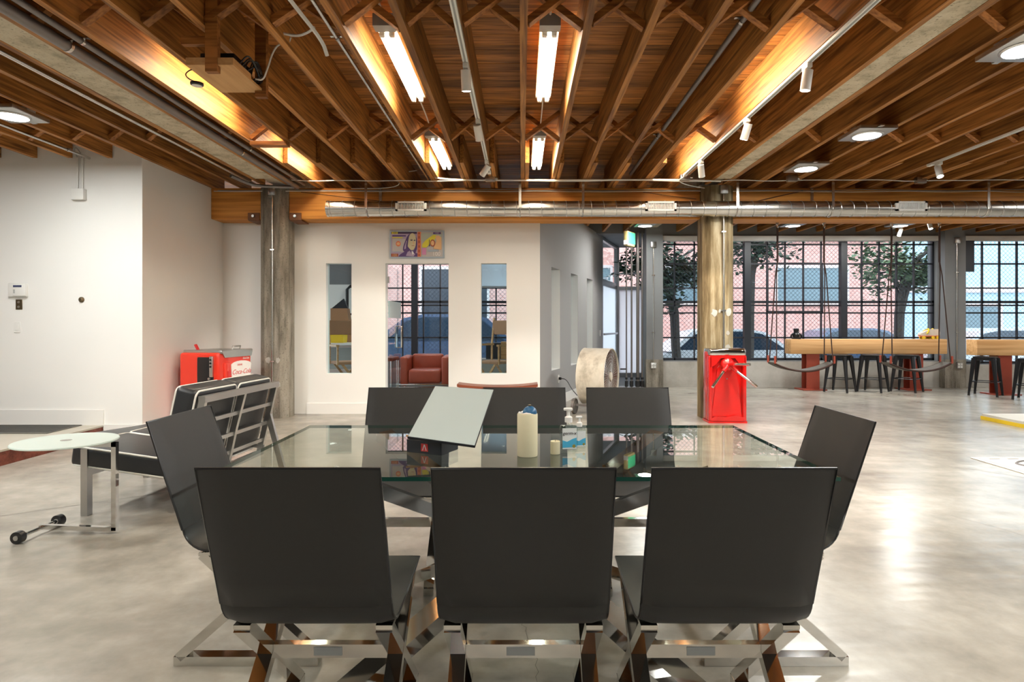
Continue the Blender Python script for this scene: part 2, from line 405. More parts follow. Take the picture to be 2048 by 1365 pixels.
# ================================================================ STRUCTURE
ZJ, ZD = 3.03, 3.345          # joist underside, deck underside
WY = 8.45                     # front face of the office wall
FY = 12.0                     # street facade, inner face
# floor
fl = MB().box(-10, 13.2, -7.2, 12.15, -0.2, 0).build('floor', 'polished_concrete')
tag(fl, 'polished grey concrete floor with cloudy patches', 'floor', kind='structure')
def strip(pts, wd, z=0.0006):
    mb = MB()
    for (a, b) in zip(pts, pts[1:]):
        a = Vector((*a, z)); b = Vector((*b, z)); d = (b-a).normalized(); n = Vector((-d.y, d.x, 0))*wd/2
        mb.add([a-n-d*wd*.3, b-n+d*wd*.3, b+n+d*wd*.3, a+n-d*wd*.3], [(0,1,2,3)])
    return mb
strip([(-3.95, 3.5), (-2.72, 4.42), (-1.2, 5.6), (0.6, 6.9)], 0.006).build('control_joint', 'joint_dark', fl)
strip([(1.9, 7.7), (4.3, 4.6), (6.0, 2.5)], 0.005).build('control_joint', 'joint_dark', fl)
crk = [(-.09, 2.9), (-.05, 2.75), (-.06, 2.6)]
random.seed(3); y = 2.62; x = -0.01
crk = []
while y > 1.45:
    crk.append((x, y)); y -= random.uniform(.02, .05); x += random.uniform(-.012, .026)
strip(crk, 0.0022).build('crack', 'joint_dark', fl)
strip([(1.62, 2.1), (1.68, 2.02), (1.72, 1.9), (1.82, 1.78)], 0.0018).build('crack', 'joint_dark', fl)
strip([(2.7, 4.1), (2.9, 3.7), (3.0, 3.2), (3.3, 2.8)], 0.002).build('crack', 'joint_dark', fl)

# raised entrance platform at left
pl = T('platform', 'low raised floor slab with dark red stone edge along the left wall', 'platform', (-6.6, 5, 0), kind='structure')
MB().box(-9.9, -4.52, 1.2, 6.64, 0.001, 0.125).build('riser', 'red_stone', pl, world=True)
MB().box(-9.9, -4.51, 1.19, 6.64, 0.125, 0.142).build('slab_top', 'platform_tile', pl, world=True)

# walls
wl = MB(); wl.box(-9.95, -4.1, 6.65, 6.8, 0, ZD); wl.box(-4.25, -4.1, 6.8, 8.5, 0, ZD)
wl = wl.build('wall_left', 'white_wall'); tag(wl, 'plain white wall with a corner at the left', 'wall', kind='structure')
wb = MB().box(-4.25, -3.05, WY, WY+.15, 0, 2.62)
wall_pieces(wb, -3.05, 0.254, 0, 2.62, WY, WY+.15, [(-2.686, -2.336, .55, 2.068), (-1.869, -1.003, 0, 2.068), (-.556, -.206, .55, 2.068)])
wb = wb.build('wall_office', 'white_wall'); tag(wb, 'white office wall with narrow slot windows and a doorway', 'wall', kind='structure')
# angled grey wall
ang = math.atan2(1.0, 0.34)   # direction of the wall in plan
wl_len = (12.57-WY)*math.hypot(1, .34)
k = math.hypot(1, .34)
MA = Matrix.Translation((0.254, WY, 0)) @ Matrix.Rotation(ang, 4, 'Z')
wg = MB().mark(); wall_pieces(wg, 0, wl_len, 0, 3.02, 0, .22, [((8.99-WY)*k, (9.45-WY)*k, .55, 2.068), ((10.09-WY)*k, (10.55-WY)*k, .55, 2.068), ((11.21-WY)*k, (11.68-WY)*k, .55, 2.068)])
wg.xf(MA); wg = wg.build('wall_angled', 'grey_wall'); tag(wg, 'angled grey wall with three narrow slots leading to the entrance', 'wall', kind='structure')
wbk = MB().box(-10, 13.2, -7.3, -7.15, 0, ZD).build('wall_back', 'dark_wall'); tag(wbk, 'dark wall at the far end behind', 'wall', kind='structure')
ws = MB().box(-10.1, -9.9, -7.3, 6.8, 0, ZD).build('wall_side', 'white_wall'); tag(ws, 'white side wall at the left end', 'wall', kind='structure')
wr = MB().box(13.0, 13.2, -7.3, 12.3, 0, ZD).build('wall_right', 'white_wall'); tag(wr, 'white side wall at the right end', 'wall', kind='structure')
# slot panes (fixed glass)
def pane_box(parent, x0, x1, z0, z1, y): MB().box(x0, x1, y, y+.008, z0, z1).build('pane', 'door_glass', parent)
pane_box(wb, -2.686, -2.336, .55, 2.068, WY+.09); pane_box(wb, -.556, -.206, .55, 2.068, WY+.09)
for a, b in ((8.99, 9.45), (10.09, 10.55), (11.21, 11.68)):
    q = MB().mark(); q.box((a-WY)*k, (b-WY)*k, .19, .198, .55, 2.068); q.xf(MA); q.build('pane', 'door_glass', wg)
    for u0_, u1_, z0_, z1_ in (((b-WY)*k-.006, (b-WY)*k, .55, 2.068), ((a-WY)*k, (a-WY)*k+.006, .55, 2.068), ((a-WY)*k, (b-WY)*k, .55, .556)):
        q = MB().mark(); q.box(u0_, u1_, .003, .19, z0_, z1_); q.xf(MA); q.build('reveal', 'white_trim', wg)
# baseboards
bb = MB(); bb.box(-2.95, -1.90, WY-.016, WY, 0, .145); bb.box(-.98, .254, WY-.016, WY, 0, .145)
tag(bb.build('baseboard_office', 'white_trim'), 'white baseboard along the office wall', 'baseboard', kind='structure')
bb = MB().mark(); bb.box(0, wl_len, -.016, 0, 0, .145); bb.xf(MA); tag(bb.build('baseboard_angled', 'white_trim'), 'white baseboard along the grey angled wall', 'baseboard', kind='structure')
bb = MB(); bb.box(-9.9, -4.51, 6.632, 6.65, .142, .308); bb.box(-4.51, -4.1, 6.634, 6.65, 0, .15); bb.box(-4.1, -4.084, 6.634, WY, 0, .15)
tag(bb.build('baseboard_left', 'white_trim'), 'white baseboard stepping up along the left wall', 'baseboard', kind='structure')

# street facade
fc = MB(); wall_pieces(fc, -4.25, 1.0, 0, ZD, FY, FY+.3, [(-3.1, 0.9, .515, 2.94)])
fc.box(1.0, 1.45, FY, FY+.3, 0, ZD); fc.box(1.45, 2.41, FY, FY+.3, 3.0, ZD)
wall_pieces(fc, 2.41, 13.2, 0, ZD, FY, FY+.3, [(2.72, 8.12, .515, 2.94), (8.54, 12.9, .45, 2.94)])
fc = fc.build('wall_street', 'facade_paint'); tag(fc, 'grey street wall holding the big steel windows', 'wall', kind='structure')
MB().box(2.72, 8.17, FY-.02, FY, 0, .50).build('low_wall', 'sill_concrete', fc); MB().box(8.54, 13, FY-.02, FY, 0, .44).build('low_wall', 'sill_concrete', fc)
for x0, x1 in ((2.40, 2.72), (8.14, 8.54)):
    MB().box(x0, x1, FY-.18, FY, .55, ZD).build('pilaster', 'facade_paint', fc)
    MB().box(x0-.004, x1+.004, FY-.185, FY, 0, .55).build('pilaster_foot', 'column_concrete', fc)
MB().box(8.54, 8.80, FY-.05, FY, 2.25, 2.86).build('dark_panel', 'window_black', fc)
MB().box(-4.1, -3.02, FY-.03, FY, 0, 2.0).build('plaster_panel', 'white_wall', fc)
# entrance vestibule
vs = MB(); vs.box(2.78, 2.82, FY+.3, 14.3, 0, 3.1); vs.box(1.0, 3.1, FY+.3, 14.4, 3.02, 3.15); vs.box(.9, 2.9, FY+.3, 15.0, -.2, 0.0)
tag(vs.build('wall_vestibule', 'facade_paint'), 'grey side wall and roof of the glazed entrance', 'wall', kind='structure')
dr = T('door_1', 'aluminium framed glass entrance door with transom window above', 'door', (1.66, 12.57, 0), kind='structure')
dl = (14.24-12.57)*k
q = MB().mark()
for u in (0, dl-.06): q.box(u, u+.06, 0, .07, 0, 3.02)
for z in (2.96, 2.10, 0.0): q.box(.06, dl-.06, 0, .07, z, z+.06)
MD = Matrix.Translation((1.655, 12.57, 0)) @ Matrix.Rotation(ang, 4, 'Z')
q.xf(MD); q.build('door_frame', 'aluminium', dr, world=True)
q = MB().mark(); q.box(.06, .13, .01, .06, .06, 2.10); q.box(dl-.13, dl-.06, .01, .06, .06, 2.10); q.box(.13, dl-.13, .01, .06, 2.03, 2.10); q.box(.13, dl-.13, .01, .06, .06, .2); q.box(.1, dl-.1, -.03, .0, 1.0, 1.04)
q.xf(MD); q.build('door_leaf', 'aluminium', dr, world=True)
q = MB().mark(); q.box(.13, dl-.13, .03, .038, .2, 2.03); q.xf(MD); q.build('frosted_pane', 'frost_window', dr, world=True)
q = MB().mark(); q.box(.06, dl-.06, .03, .038, 2.16, 2.96); q.xf(MD); q.build('transom_pane', 'pane_glass', dr, world=True)
wv = T('window_3', 'tall narrow entrance window with frosted lower glass behind the pipes', 'window', (2.4, 14.24, 0), kind='structure')
MB().box(2.2, 2.26, 14.22, 14.3, 0, 3.02).box(2.26, 2.95, 14.22, 14.3, 2.02, 2.1).box(2.26, 2.95, 14.22, 14.3, 2.38, 2.42).box(2.26, 2.95, 14.22, 14.3, 0, .1).build('window_frame', 'aluminium', wv, world=True)
MB().box(2.26, 2.95, 14.25, 14.26, .1, 2.02).build('frosted_pane', 'frost_window', wv, world=True)
MB().box(2.26, 2.95, 14.25, 14.26, 2.1, 3.02).build('pane', 'pane_glass', wv, world=True)

# steel windows
unit_pane = MB().box(0, 1, 0, .006, 0, 1).mesh('pane', 'pane_glass')
def steel_window(name, label, x0, x1, z0, z1, thick, thins, hs, vents=()):
    wn = T(name, label, 'window', ((x0+x1)/2, FY+.12, z0), kind='structure')
    f = MB(); y0, y1 = FY+.10, FY+.15
    f.box(x0, x0+.04, y0, y1, z0, z1).box(x1-.04, x1, y0, y1, z0, z1).box(x0, x1, y0, y1, z0, z0+.05).box(x0, x1, y0, y1, z1-.04, z1)
    for t in thick: f.box(t-.06, t+.06, y0-.06, y1, z0, z1)
    f.build('window_frame', 'window_black', wn, world=True)
    for t in thins: MB().box(t-.012, t+.012, y0, y1-.01, z0, z1).build('mullion', 'window_black', wn, world=True)
    for h, hh in hs: MB().box(x0, x1, y0, y1-.01, h-hh/2, h+hh/2).build('glazing_bar', 'window_black', wn, world=True)
    for (a, b, c, d) in vents:
        MB().box(a-.02, b+.02, y0-.03, y0, c-.02, c+.02).box(a-.02, b+.02, y0-.03, y0, d-.02, d+.02).box(a-.02, a+.02, y0-.03, y0, c, d).box(b-.02, b+.02, y0-.03, y0, c, d).build('vent_sash', 'window_black', wn, world=True)
    xs = sorted([x0]+list(thick)+list(thins)+[x1]); zs = sorted([z0]+[h for h, _ in hs]+[z1])
    for a, b in zip(xs, xs[1:]):
        for c, d in zip(zs, zs[1:]):
            if d-c > .1: inst('pane', unit_pane, wn, (a-(x0+x1)/2, 0, c-z0), (0,0,0), (b-a, 1, d-c))
    # chain-link guard outside
    g = MB(); s_ = .085; H = z1-z0; W = x1-x0; y = FY+.27
    def seg(sgn):
        n = int((W+H)/s_)+1
        for i in range(n):
            c = i*s_
            # line x = c - z (sgn +)  or x = c - H + z
            za = max(0, c-W); zb = min(H, c)
            if zb-za < .02: continue
            if sgn > 0: p, q2 = (c-za, za), (c-zb, zb)
            else: p, q2 = (W-(c-za), za), (W-(c-zb), zb)
            g.cyl((x0+p[0], y, z0+p[1]), (x0+q2[0], y+.004*sgn, z0+q2[1]), .0029, n=4)
    seg(1); seg(-1)
    o = g.build('wire_guard', 'fence_wire', wn, world=True); o['kind'] = 'stuff'
    return wn
def X12(px): return (px-1043)/1230*FY
HS = [(2.798, .03), (2.417, .03), (1.94, .025), (1.665, .05), (1.60, .03), (1.45, .03), (.964, .03)]
steel_window('window_1', 'wide black steel window with wire mesh behind the first bar table', 2.72, 8.12, .515, 2.94, [X12(1497), X12(1691)],
    [X12(p) for p in (1352, 1392, 1430, 1469, 1539, 1575, 1612, 1648, 1730, 1765, 1800, 1835)], HS, [(X12(1538), X12(1648), 1.47, 2.42)])
steel_window('window_2', 'black steel window with wire mesh behind the second bar table', 8.54, 12.9, .45, 2.94, [11.0],
    [X12(p) for p in (1938, 1973, 2008, 2043)]+[10.1, 10.45, 11.4, 11.8, 12.2, 12.55], HS)
steel_window('window_4', 'black steel window with wire mesh seen through the office doorway', -3.1, .9, .515, 2.94, [-2.1, -.9],
    [-2.75, -2.34, -1.93, -1.60, -1.26, -.5, -.15, .2, .55], HS)
# roller blind boxes
for a, b, lb in ((2.75, 8.1, 'rolled white blind along the top of the wide window'), (8.6, 12.85, 'rolled white blind above the second bar table'), (-3.05, .85, 'rolled white blind above the office window')):
    t = T('roller_blind', lb, 'blind', ((a+b)/2, FY-.01, 2.84))
    MB().box(a, b, FY-.06, FY+.02, 2.855, 2.945).build('cassette', 'shade_white', t, world=True)
    MB().cyl((a+.03, FY-.02, 2.852), (b-.03, FY-.02, 2.852), .012, n=8).build('hem_bar', 'aluminium', t, world=True)

t = T('lowered_blind', 'white blind lowered part way over the office window behind the right slot', 'blind', (0, FY-.05, 1.95))
MB().box(-.86, .86, FY-.075, FY-.07, 1.96, 2.86).build('fabric', 'frost_window', t, world=True); MB().rbox(-.86, .86, FY-.085, FY-.06, 1.93, 1.965, .006, 1).build('bottom_bar', 'aluminium', t, 40, True)
# ---------------------------------------------------------------- ceiling
ce = MB().box(-10, 13.2, -7.3, 12.3, ZD+.025, ZD+.2).build('ceiling', 'plank_wood'); tag(ce, 'open timber ceiling of dark planks on exposed joists', 'ceiling', kind='structure')
pm = MB().box(-7, 13, -.0405, .0405, 0, .024).mesh('plank', 'plank_wood')
y = 0.6
while y < 12.2:
    inst('plank', pm, ce, (random.uniform(-.1, .1), y, ZD+random.uniform(0, .004))); y += .0835
JC = [-2.68, -2.31, -1.93, -1.53, -1.10, -.72, -.38, .013, .40, .78, 1.15, 1.545, 1.95]
JR = [2.99, 3.40, 3.81, 4.18, 4.57, 4.95, 5.33, 5.72, 6.10, 6.49, 6.88, 7.27, 7.66, 8.05, 8.44, 8.83, 9.22, 9.61]
JL = [-3.70, -4.07, -4.44, -4.87, -5.25, -5.64, -6.03, -6.42]
jn = MB().box(-.023, .023, -7, 8.38, ZJ, ZD).mesh('joist', 'joist_wood')
jl = MB().box(-.023, .023, -7, 6.64, ZJ, ZD).mesh('joist', 'joist_wood')
jf = MB().box(-.023, .023, 6.85, 12.0, ZJ, ZD).mesh('joist', 'joist_wood')
for x in JC+JR:
    inst('joist', jn, ce, (x, 0, random.uniform(-.004, .004)))
    inst('joist', jf, ce, (x+.052, 0, random.uniform(-.004, .004)))
for x in JL: inst('joist', jl if x < -4.1 else jn, ce, (x, 0, random.uniform(-.004, .004)))
# cross bridging
def bridging(xs, rows):
    for a, b in zip(xs, xs[1:]):
        w_ = b-a
        if w_ > .6: continue
        L0 = .023; p = Vector((a+L0, 0, ZJ+.03)); q = Vector((b-L0, 0, ZD-.03))
        me = MB().bar(p-Vector((a, 0, 0)), q-Vector((a, 0, 0)), .042, .058, up=(0,1,0)).mesh('brace', 'brace_wood')
        me2 = MB().bar(Vector((L0, 0, ZD-.03)), Vector((w_-L0, 0, ZJ+.03)), .042, .058, up=(0,1,0)).mesh('brace', 'brace_wood')
        for ry in rows:
            inst('brace', me, ce, (a, ry, 0)); inst('brace', me2, ce, (a, ry+.062, 0))
bridging([-2.97]+JC+[2.36], (3.72, 6.05)); bridging([2.64]+JR[:9], (3.72, 6.05)); bridging(sorted(JL)+[-3.34], (3.72, 6.05))
# encased concrete beams with timber side boards
for a, b, c, d in ((-3.345, -3.29, -3.03, -2.97), (2.355, 2.40, 2.585, 2.645)):
    bt = MB().box(b, c, -7, 7.6, ZJ, ZD).box(b-.02, c+.02, 7.6, 12.0, ZJ+.06, ZD); bt.build('concrete_beam', 'beam_concrete', ce)
    MB().box(a, b, -7, 7.9, ZJ-.004, ZD).build('side_board', 'joist_wood', ce); MB().box(c, d, -7, 7.9, ZJ-.004, ZD).build('side_board', 'joist_wood', ce)
# main girder, in three lengths between the columns
for a, b in ((-4.1, -3.44), (-3.07, 2.36), (2.755, 13.0)):
    o = MB().rbox(a, b, 8.12, 8.50, 2.62, 3.03, .008, 1).build('girder', 'girder_wood', ce)
# lighter board on top of girder
# columns
def column(label, cx, y0, wd, mat, top):
    t = T('column', label, 'column', (cx, y0+wd/2, 0), kind='structure')
    h = wd/2; c = .085; P = [(-h+c,-h),(h-c,-h),(h,-h+c),(h,h-c),(h-c,h),(-h+c,h),(-h,h-c),(-h,-h+c)]
    MB().prism([(cx+px, y0+h+py) for px, py in P], 0, top, 'z').build('shaft', mat, t, world=True)
    return t
c1 = column('round-edged grey concrete column beside the red drinks cooler', -3.255, 8.03, .37, 'column_concrete', ZJ)
c2 = column('stained yellowish concrete column behind the red turnstile', 2.556, 7.93, .40, 'column_stained', ZJ)
random.seed(5)
def patch(parent, x, y, z, r, mat='sill_concrete'):
    n = 11; P = [(x+math.cos(2*PI*i/n)*r*random.uniform(.6, 1.1), z+math.sin(2*PI*i/n)*r*random.uniform(.8, 1.4)) for i in range(n)]
    MB().prism(P, y-.004, y+.002, 'y').build('plaster_patch', mat, parent, world=True)
for x, z, r in ((-3.31, .76, .035), (-3.18, .76, .03), (-3.31, .42, .04), (-3.17, .44, .03)): patch(c1, x, 8.03, z, r)
for x, z, r in ((2.49, 1.38, .045), (2.555, 1.40, .02), (2.67, 1.39, .045), (2.66, 1.12, .025), (2.66, .93, .035)): patch(c2, x, 7.93, z, r)
# column conduits with boxes
def conduit(label, x, y, z0, z1):
    t = T('conduit', label, 'conduit', (x, y, z0))
    MB().cyl((x, y, z0), (x, y, z1), .012, n=10).build('pipe', 'galvanised', t, 40, True)
    MB().rbox(x-.05, x+.05, y-.03, y+.018, z1-.02, z1+.09, .006, 2).build('junction_box', 'brushed_steel', t, 40, True)
    for z in (z0+(z1-z0)*.25, z0+(z1-z0)*.75): MB().box(x-.028, x+.028, y-.014, y+.015, z-.008, z+.008).build('clamp', 'galvanised', t, None, True)
conduit('straight metal conduit with grey box running up the left concrete column', -3.245, 8.01, .02, 2.93)
conduit('straight metal conduit with grey box running up the stained column', 2.60, 7.91, .9, 2.93)
conduit('bent metal conduit running down the grey pilaster beside the entrance pipes', 2.53, 11.80, .52, 2.72)
for x, y, lb in ((2.53, 11.81, 'four-way outlet box on pilaster beside the entrance pipes'), (8.40, 11.81, 'four-way outlet box low on pilaster between the steel windows')):
    t = T('outlet_box', lb, 'outlet', (x, y, .42))
    MB().rbox(x-.055, x+.055, y-.035, y, .38, .49, .006, 2).build('cover', 'brushed_steel', t, 40, True)
    for dx in (-.025, .025):
        for z in (.41, .46): MB().cbox((x+dx, y-.037, z), (.03, .006, .032)).build('socket', 'white_plastic', t, None, True)
conduit('painted conduit running up the grey pilaster between the steel windows', 8.36, 11.81, .5, 2.8)
# steel girder brackets
for x, lb in ((-3.53, 'dark steel bracket on girder left of the grey column'), (-2.98, 'weathered steel bracket on girder right of the grey column')):
    t = T('bracket', lb, 'bracket', (x, 8.11, 2.6))
    MB().box(x-.075, x+.075, 8.10, 8.12, 2.605, 2.70).box(x-.075, x+.075, 8.12, 8.40, 2.595, 2.607).build('plate', 'rust_steel', t, None, True)
    MB().cyl((x, 8.10, 2.655), (x, 8.075, 2.655), .02, n=6).build('bolt', 'brushed_steel', t, None, True)
# ================================================================ OUTSIDE
st = MB().box(-20, 40, 12.3, 15.0, -.35, -.15).build('ground_sidewalk', 'sidewalk'); tag(st, 'pale concrete sidewalk outside the windows', 'sidewalk', kind='structure')
st = MB().box(-20, 40, 15.0, 24.0, -.5, -.30).build('ground_street', 'asphalt'); tag(st, 'grey asphalt street outside', 'street', kind='structure')
st = MB().box(-20, 40, 24.0, 60, -.5, -.15).build('ground_far', 'sidewalk'); tag(st, 'far sidewalk across the street', 'sidewalk', kind='structure')
def building(label, x0, x1, y0, h, mat, wins, trimz=()):
    t = T('brick_building', label, 'building', ((x0+x1)/2, y0, -.15))
    MB().box(x0, x1, y0, y0+8, -.15, h).build('wall', mat, t, world=True)
    for z in trimz: MB().box(x0, x1, y0-.12, y0, z, z+.25).build('cornice', 'far_trim', t, world=True)
    for (a, b, c, d) in wins:
        wn = MB().box(a-.12, b+.12, y0-.08, y0, c-.15, c).box(a-.1, a, y0-.06, y0, c, d).box(b, b+.1, y0-.06, y0, c, d).box(a-.1, b+.1, y0-.06, y0, d, d+.12).build('window', 'far_trim', t, world=True)
        MB().box(a, b, y0-.02, y0+.01, c, d).build('pane', 'far_dark' if a < 0 else 'far_glass', wn, world=True)
    return t
building('pink brick building across the street with wide windows', -12, 15.5, 25, 9, 'far_brick',
         [(-9, -6.4, 2.1, 3.5), (-4.05, -1.4, 1.4, 3.45), (2.2, 3.6, 2.1, 3.5), (5.6, 8.4, 2.1, 3.5), (10.4, 13.2, 2.1, 3.5)], (4.6,))
building('pale blue building across the street seen past the second bar table', 16.5, 34, 27, 5.2, 'far_blue', [(18, 21, .8, 2.0), (23, 26, .8, 2.0)], (2.6,))
def car(label, x0, y0, ln, ht, mat, flip=1):
    t = T('parked_car', label, 'car', (x0+ln/2, y0+.9, -.30))
    wd = 1.75; zb = -.30
    low = [(0, .28), (0.02, .62), (.06, .78), (.22, .86), (.80, .88), (.97, .80), (1.0, .55), (1.0, .28)]
    up = [(.10, .85), (.24, 1.36), (.34, 1.44), (.58, 1.44), (.68, 1.36), (.84, .86)]
    sx = lambda u: x0+ln*(u if flip > 0 else 1-u); sz = lambda z: zb+z*ht/1.44
    b = MB().prism([(sx(u), sz(z)) for u, z in low], y0, y0+wd, 'y'); b.build('body', mat, t, world=True)
    rf = MB(); n = len(up)
    A = [(sx(u), y0+.06+.16*max(0, (z-.85)/.6), sz(z)) for u, z in up]; B = [(sx(u), y0+wd-.06-.16*max(0, (z-.85)/.6), sz(z)) for u, z in up]
    rf.add(A+B, [tuple(range(n)), tuple(range(2*n-1, n-1, -1))]+[(i, (i+1) % n, n+(i+1) % n, n+i) for i in range(n)]); rf.build('roof', mat, t, world=True)
    side = [(.15, .90), (.26, 1.30), (.34, 1.38), (.57, 1.38), (.66, 1.31), (.79, .90)]
    MB().add([(sx(u), y0+.05+.16*max(0, (z-.85)/.6), sz(z)) for u, z in side]+[(sx(u), y0+.045+.16*max(0, (z-.85)/.6), sz(z)) for u, z in side],
             [tuple(range(6)), tuple(range(11, 5, -1))]+[(i, (i+1) % 6, 6+(i+1) % 6, 6+i) for i in range(6)]).build('side_window', 'car_glass', t, world=True)
    for u in (.18, .80):
        w_ = MB().cyl((sx(u), y0-.02, zb+.32), (sx(u), y0+.2, zb+.32), .32, n=20).build('wheel', 'black_plastic', t, 40, True)
        MB().cyl((sx(u), y0-.03, zb+.32), (sx(u), y0+.0, zb+.32), .19, n=14).build('hub', 'brushed_steel', w_, 40, True)
    MB().cbox((sx(.01), y0+.2, sz(.68)), (.06, .3, .14)).build('tail_light', 'tail_red', t, world=True)
car('dark blue parked car outside the office window', -4.6, 15.6, 4.9, 1.78, 'car_blue', -1)
car('white parked car outside the wide window near the turnstile', 3.3, 15.5, 4.3, 1.40, 'car_white', 1)
car('silver parked car outside the window by the second bar table', 10.4, 15.6, 4.4, 1.42, 'car_silver', -1)
car('blue parked car half hidden behind the first bar table', 8.3, 18.5, 4.2, 1.4, 'car_blue', 1)
def tree(label, x, y, tilt, ch, cr_, nl, lm, seed):
    random.seed(seed)
    t = T('street_tree', label, 'tree', (x, y, -.2))
    top = Vector((x+tilt, y, ch-.3))
    tr = MB().tube([(x, y, -.2), (x+tilt*.3, y, .7), (x+tilt*.4, y, 1.5), top], .11, 8)
    for i in range(7):
        a = random.uniform(0, 2*PI); e = top+Vector((math.cos(a)*cr_*.8, math.sin(a)*cr_*.6, random.uniform(-.2, .9)))
        tr.tube([top-Vector((tilt*.3, 0, random.uniform(.2, .9))), (top+e)/2+Vector((0, 0, .15)), e], .035, 5)
    tr.build('trunk', 'bark', t, 40, True)
    cl = [(random.gauss(0, .55)*cr_, random.gauss(0, .45)*cr_, random.gauss(0, .38)*cr_) for _ in range(34)]
    f = MB()
    for _ in range(nl):
        c = random.choice(cl); p = top+Vector((c[0]+random.gauss(0, .16), c[1]+random.gauss(0, .16), c[2]+.3+random.gauss(0, .14)))
        a = random.uniform(0, 2*PI); d = Vector((math.cos(a), math.sin(a), random.uniform(-.7, .3))).normalized(); s = d.cross(Vector((random.uniform(-1, 1), random.uniform(-1, 1), 1))).normalized()
        l_ = random.uniform(.10, .18); w_ = l_*.3
        f.add([p-d*l_*.5, p+s*w_, p+d*l_*.5, p-s*w_], [(0, 1, 2, 3)])
    o = f.build('foliage', lm, t, world=True); o['kind'] = 'stuff'
tree('leafy street tree outside, left of the stained column', 3.75, 14.6, -.3, 2.6, .85, 2600, 'leaf', 1)
tree('leafy street tree outside behind the second swing', 8.75, 14.4, .25, 2.5, .75, 2200, 'leaf_light', 2)
tree('bright leafy tree outside over the wide window', 5.55, 15.0, .05, 3.1, .6, 1300, 'leaf', 4)
# ================================================================ SERVICES AND LAMPS
# spiral duct
du = T('air_duct', 'long round galvanised spiral duct hanging along the timber girder', 'duct', (4, 7.82, 2.6))
DX0, DX1, DY, DZ, DR = -2.46, 12.9, 7.82, 2.70, .098
MB().cyl((DX0, DY, DZ), (DX1, DY, DZ), DR, n=32).build('barrel', 'galvanised', du, 40, True)
x = DX0+.03
seam = MB().tube([(.035*math.sin(a)*0+.03*a/(2*PI), math.cos(a)*(DR+.0015), math.sin(a)*(DR+.0015)) for a in [2*PI*i/28 for i in range(29)]], .0032, 4).mesh('seam', 'brushed_steel', 40)
while x < DX1-.1:
    inst('seam', seam, du, (x-4, 0, DZ-2.6)); x += .157
MB().cyl((DX0-.006, DY, DZ), (DX0+.02, DY, DZ), DR+.006, n=32).build('end_collar', 'galvanised', du, 40, True)
def X7(px): return (px-1043)/1230*7.8
for px, lb in ((824, 'white louvred vent on the duct above the banknote picture'), (1319, 'white louvred vent on the duct beside the stained column'), (1815, 'white louvred vent on the duct above the second swing')):
    xc = X7(px); t = T('duct_vent', lb, 'vent', (xc, DY-DR-.005, DZ))
    f = MB(); a, b, c, d = xc-.195, xc+.195, DZ-.045, DZ+.075
    yv = DY-DR-.012
    f.box(a, b, yv, yv+.03, c, c+.022).box(a, b, yv, yv+.03, d-.022, d).box(a, a+.03, yv, yv+.03, c, d).box(b-.03, b, yv, yv+.03, c, d)
    f.build('frame', 'white_plastic', t, world=True)
    MB().box(a+.02, b-.02, yv+.02, yv+.03, c+.02, d-.02).build('throat', 'black_plastic', t, world=True)
    sl = MB().box(-.0035, .0035, -.006, .012, c-DZ+.02, d-DZ-.02).mesh('slat', 'white_plastic')
    for i in range(17): inst('slat', sl, t, (-.155+i*.0194, 0, 0), (0, 0, .3))
for px, lb in ((735, 'steel strap holding the duct near its open end'), (1040, 'steel strap holding the duct left of centre'), (1165, 'steel strap holding the duct right of centre'),
               (1471, 'steel strap holding the duct at the stained column'), (1660, 'steel strap holding the duct above the first swing'), (1968, 'steel strap holding the duct above the second bar table')):
    xc = X7(px); t = T('duct_strap', lb, 'strap', (xc, DY, DZ))
    MB().box(xc-.016, xc+.016, DY-DR-.006, DY-DR-.002, DZ, 3.05).build('strap', 'galvanised', t, world=True)
    MB().tube([(xc, DY+math.cos(a)*(DR+.004), DZ+math.sin(a)*(DR+.004)) for a in [PI+PI*i/14 for i in range(15)]], .008, 4).build('loop', 'galvanised', t, None, True)
for xc, lb in ((-1.86, 'flat steel hanger on girder behind the duct near its end'), (2.62, 'flat steel hanger on girder by the stained column'), (3.83, 'flat steel hanger on girder above the first swing')):
    t = T('girder_hanger', lb, 'strap', (xc, 8.11, 2.7)); MB().box(xc-.02, xc+.02, 8.105, 8.118, 2.72, 3.05).build('strap', 'galvanised', t, world=True)
    MB().cyl((xc, 8.105, 3.0), (xc, 8.097, 3.0), .008, n=6).build('bolt', 'brushed_steel', t, world=True)
# loose cables along the girder
def wavy(x0, x1, y, z, amp, step=.35, seed=1):
    random.seed(seed); pts = []; x = x0
    while x < x1: pts.append((x, y+random.uniform(-.008, .008), z+random.uniform(-amp, amp))); x += step
    return pts+[(x1, y, z)]
def smooth(pts, it=2):
    pts = [Vector(p) for p in pts]
    for _ in range(it):
        o = [pts[0]]
        for a, b in zip(pts, pts[1:]): o += [a*.75+b*.25, a*.25+b*.75]
        pts = o+[pts[-1]]
    return pts
def cable(label, pts, r, mat='white_plastic', name='cable', it=2):
    o = MB().tube(smooth(pts, it), r, 5).build(name, mat, None, 60); tag(o, label, 'cable', kind='thing'); return o
cable('pale cable strung across just under the joists in front of the girder', wavy(-2.9, 12.5, 7.62, 3.012, .012, seed=2), .006)
cable('thicker white conduit running under the joists to the right track', [(-1.1, 7.55, 3.10), (-1.08, 7.55, 3.02), (-.6, 7.56, 3.0), (.9, 7.56, 3.005), (2.0, 7.56, 3.01), (2.45, 7.56, 2.99)], .011)
cable('grey cable along the top of the girder', wavy(-4.0, 12.5, 8.10, 3.0, .010, seed=4), .006, 'sticker_grey')
cable('white cable along the top of the girder', wavy(-4.05, 12.5, 8.09, 2.978, .008, seed=6), .005)
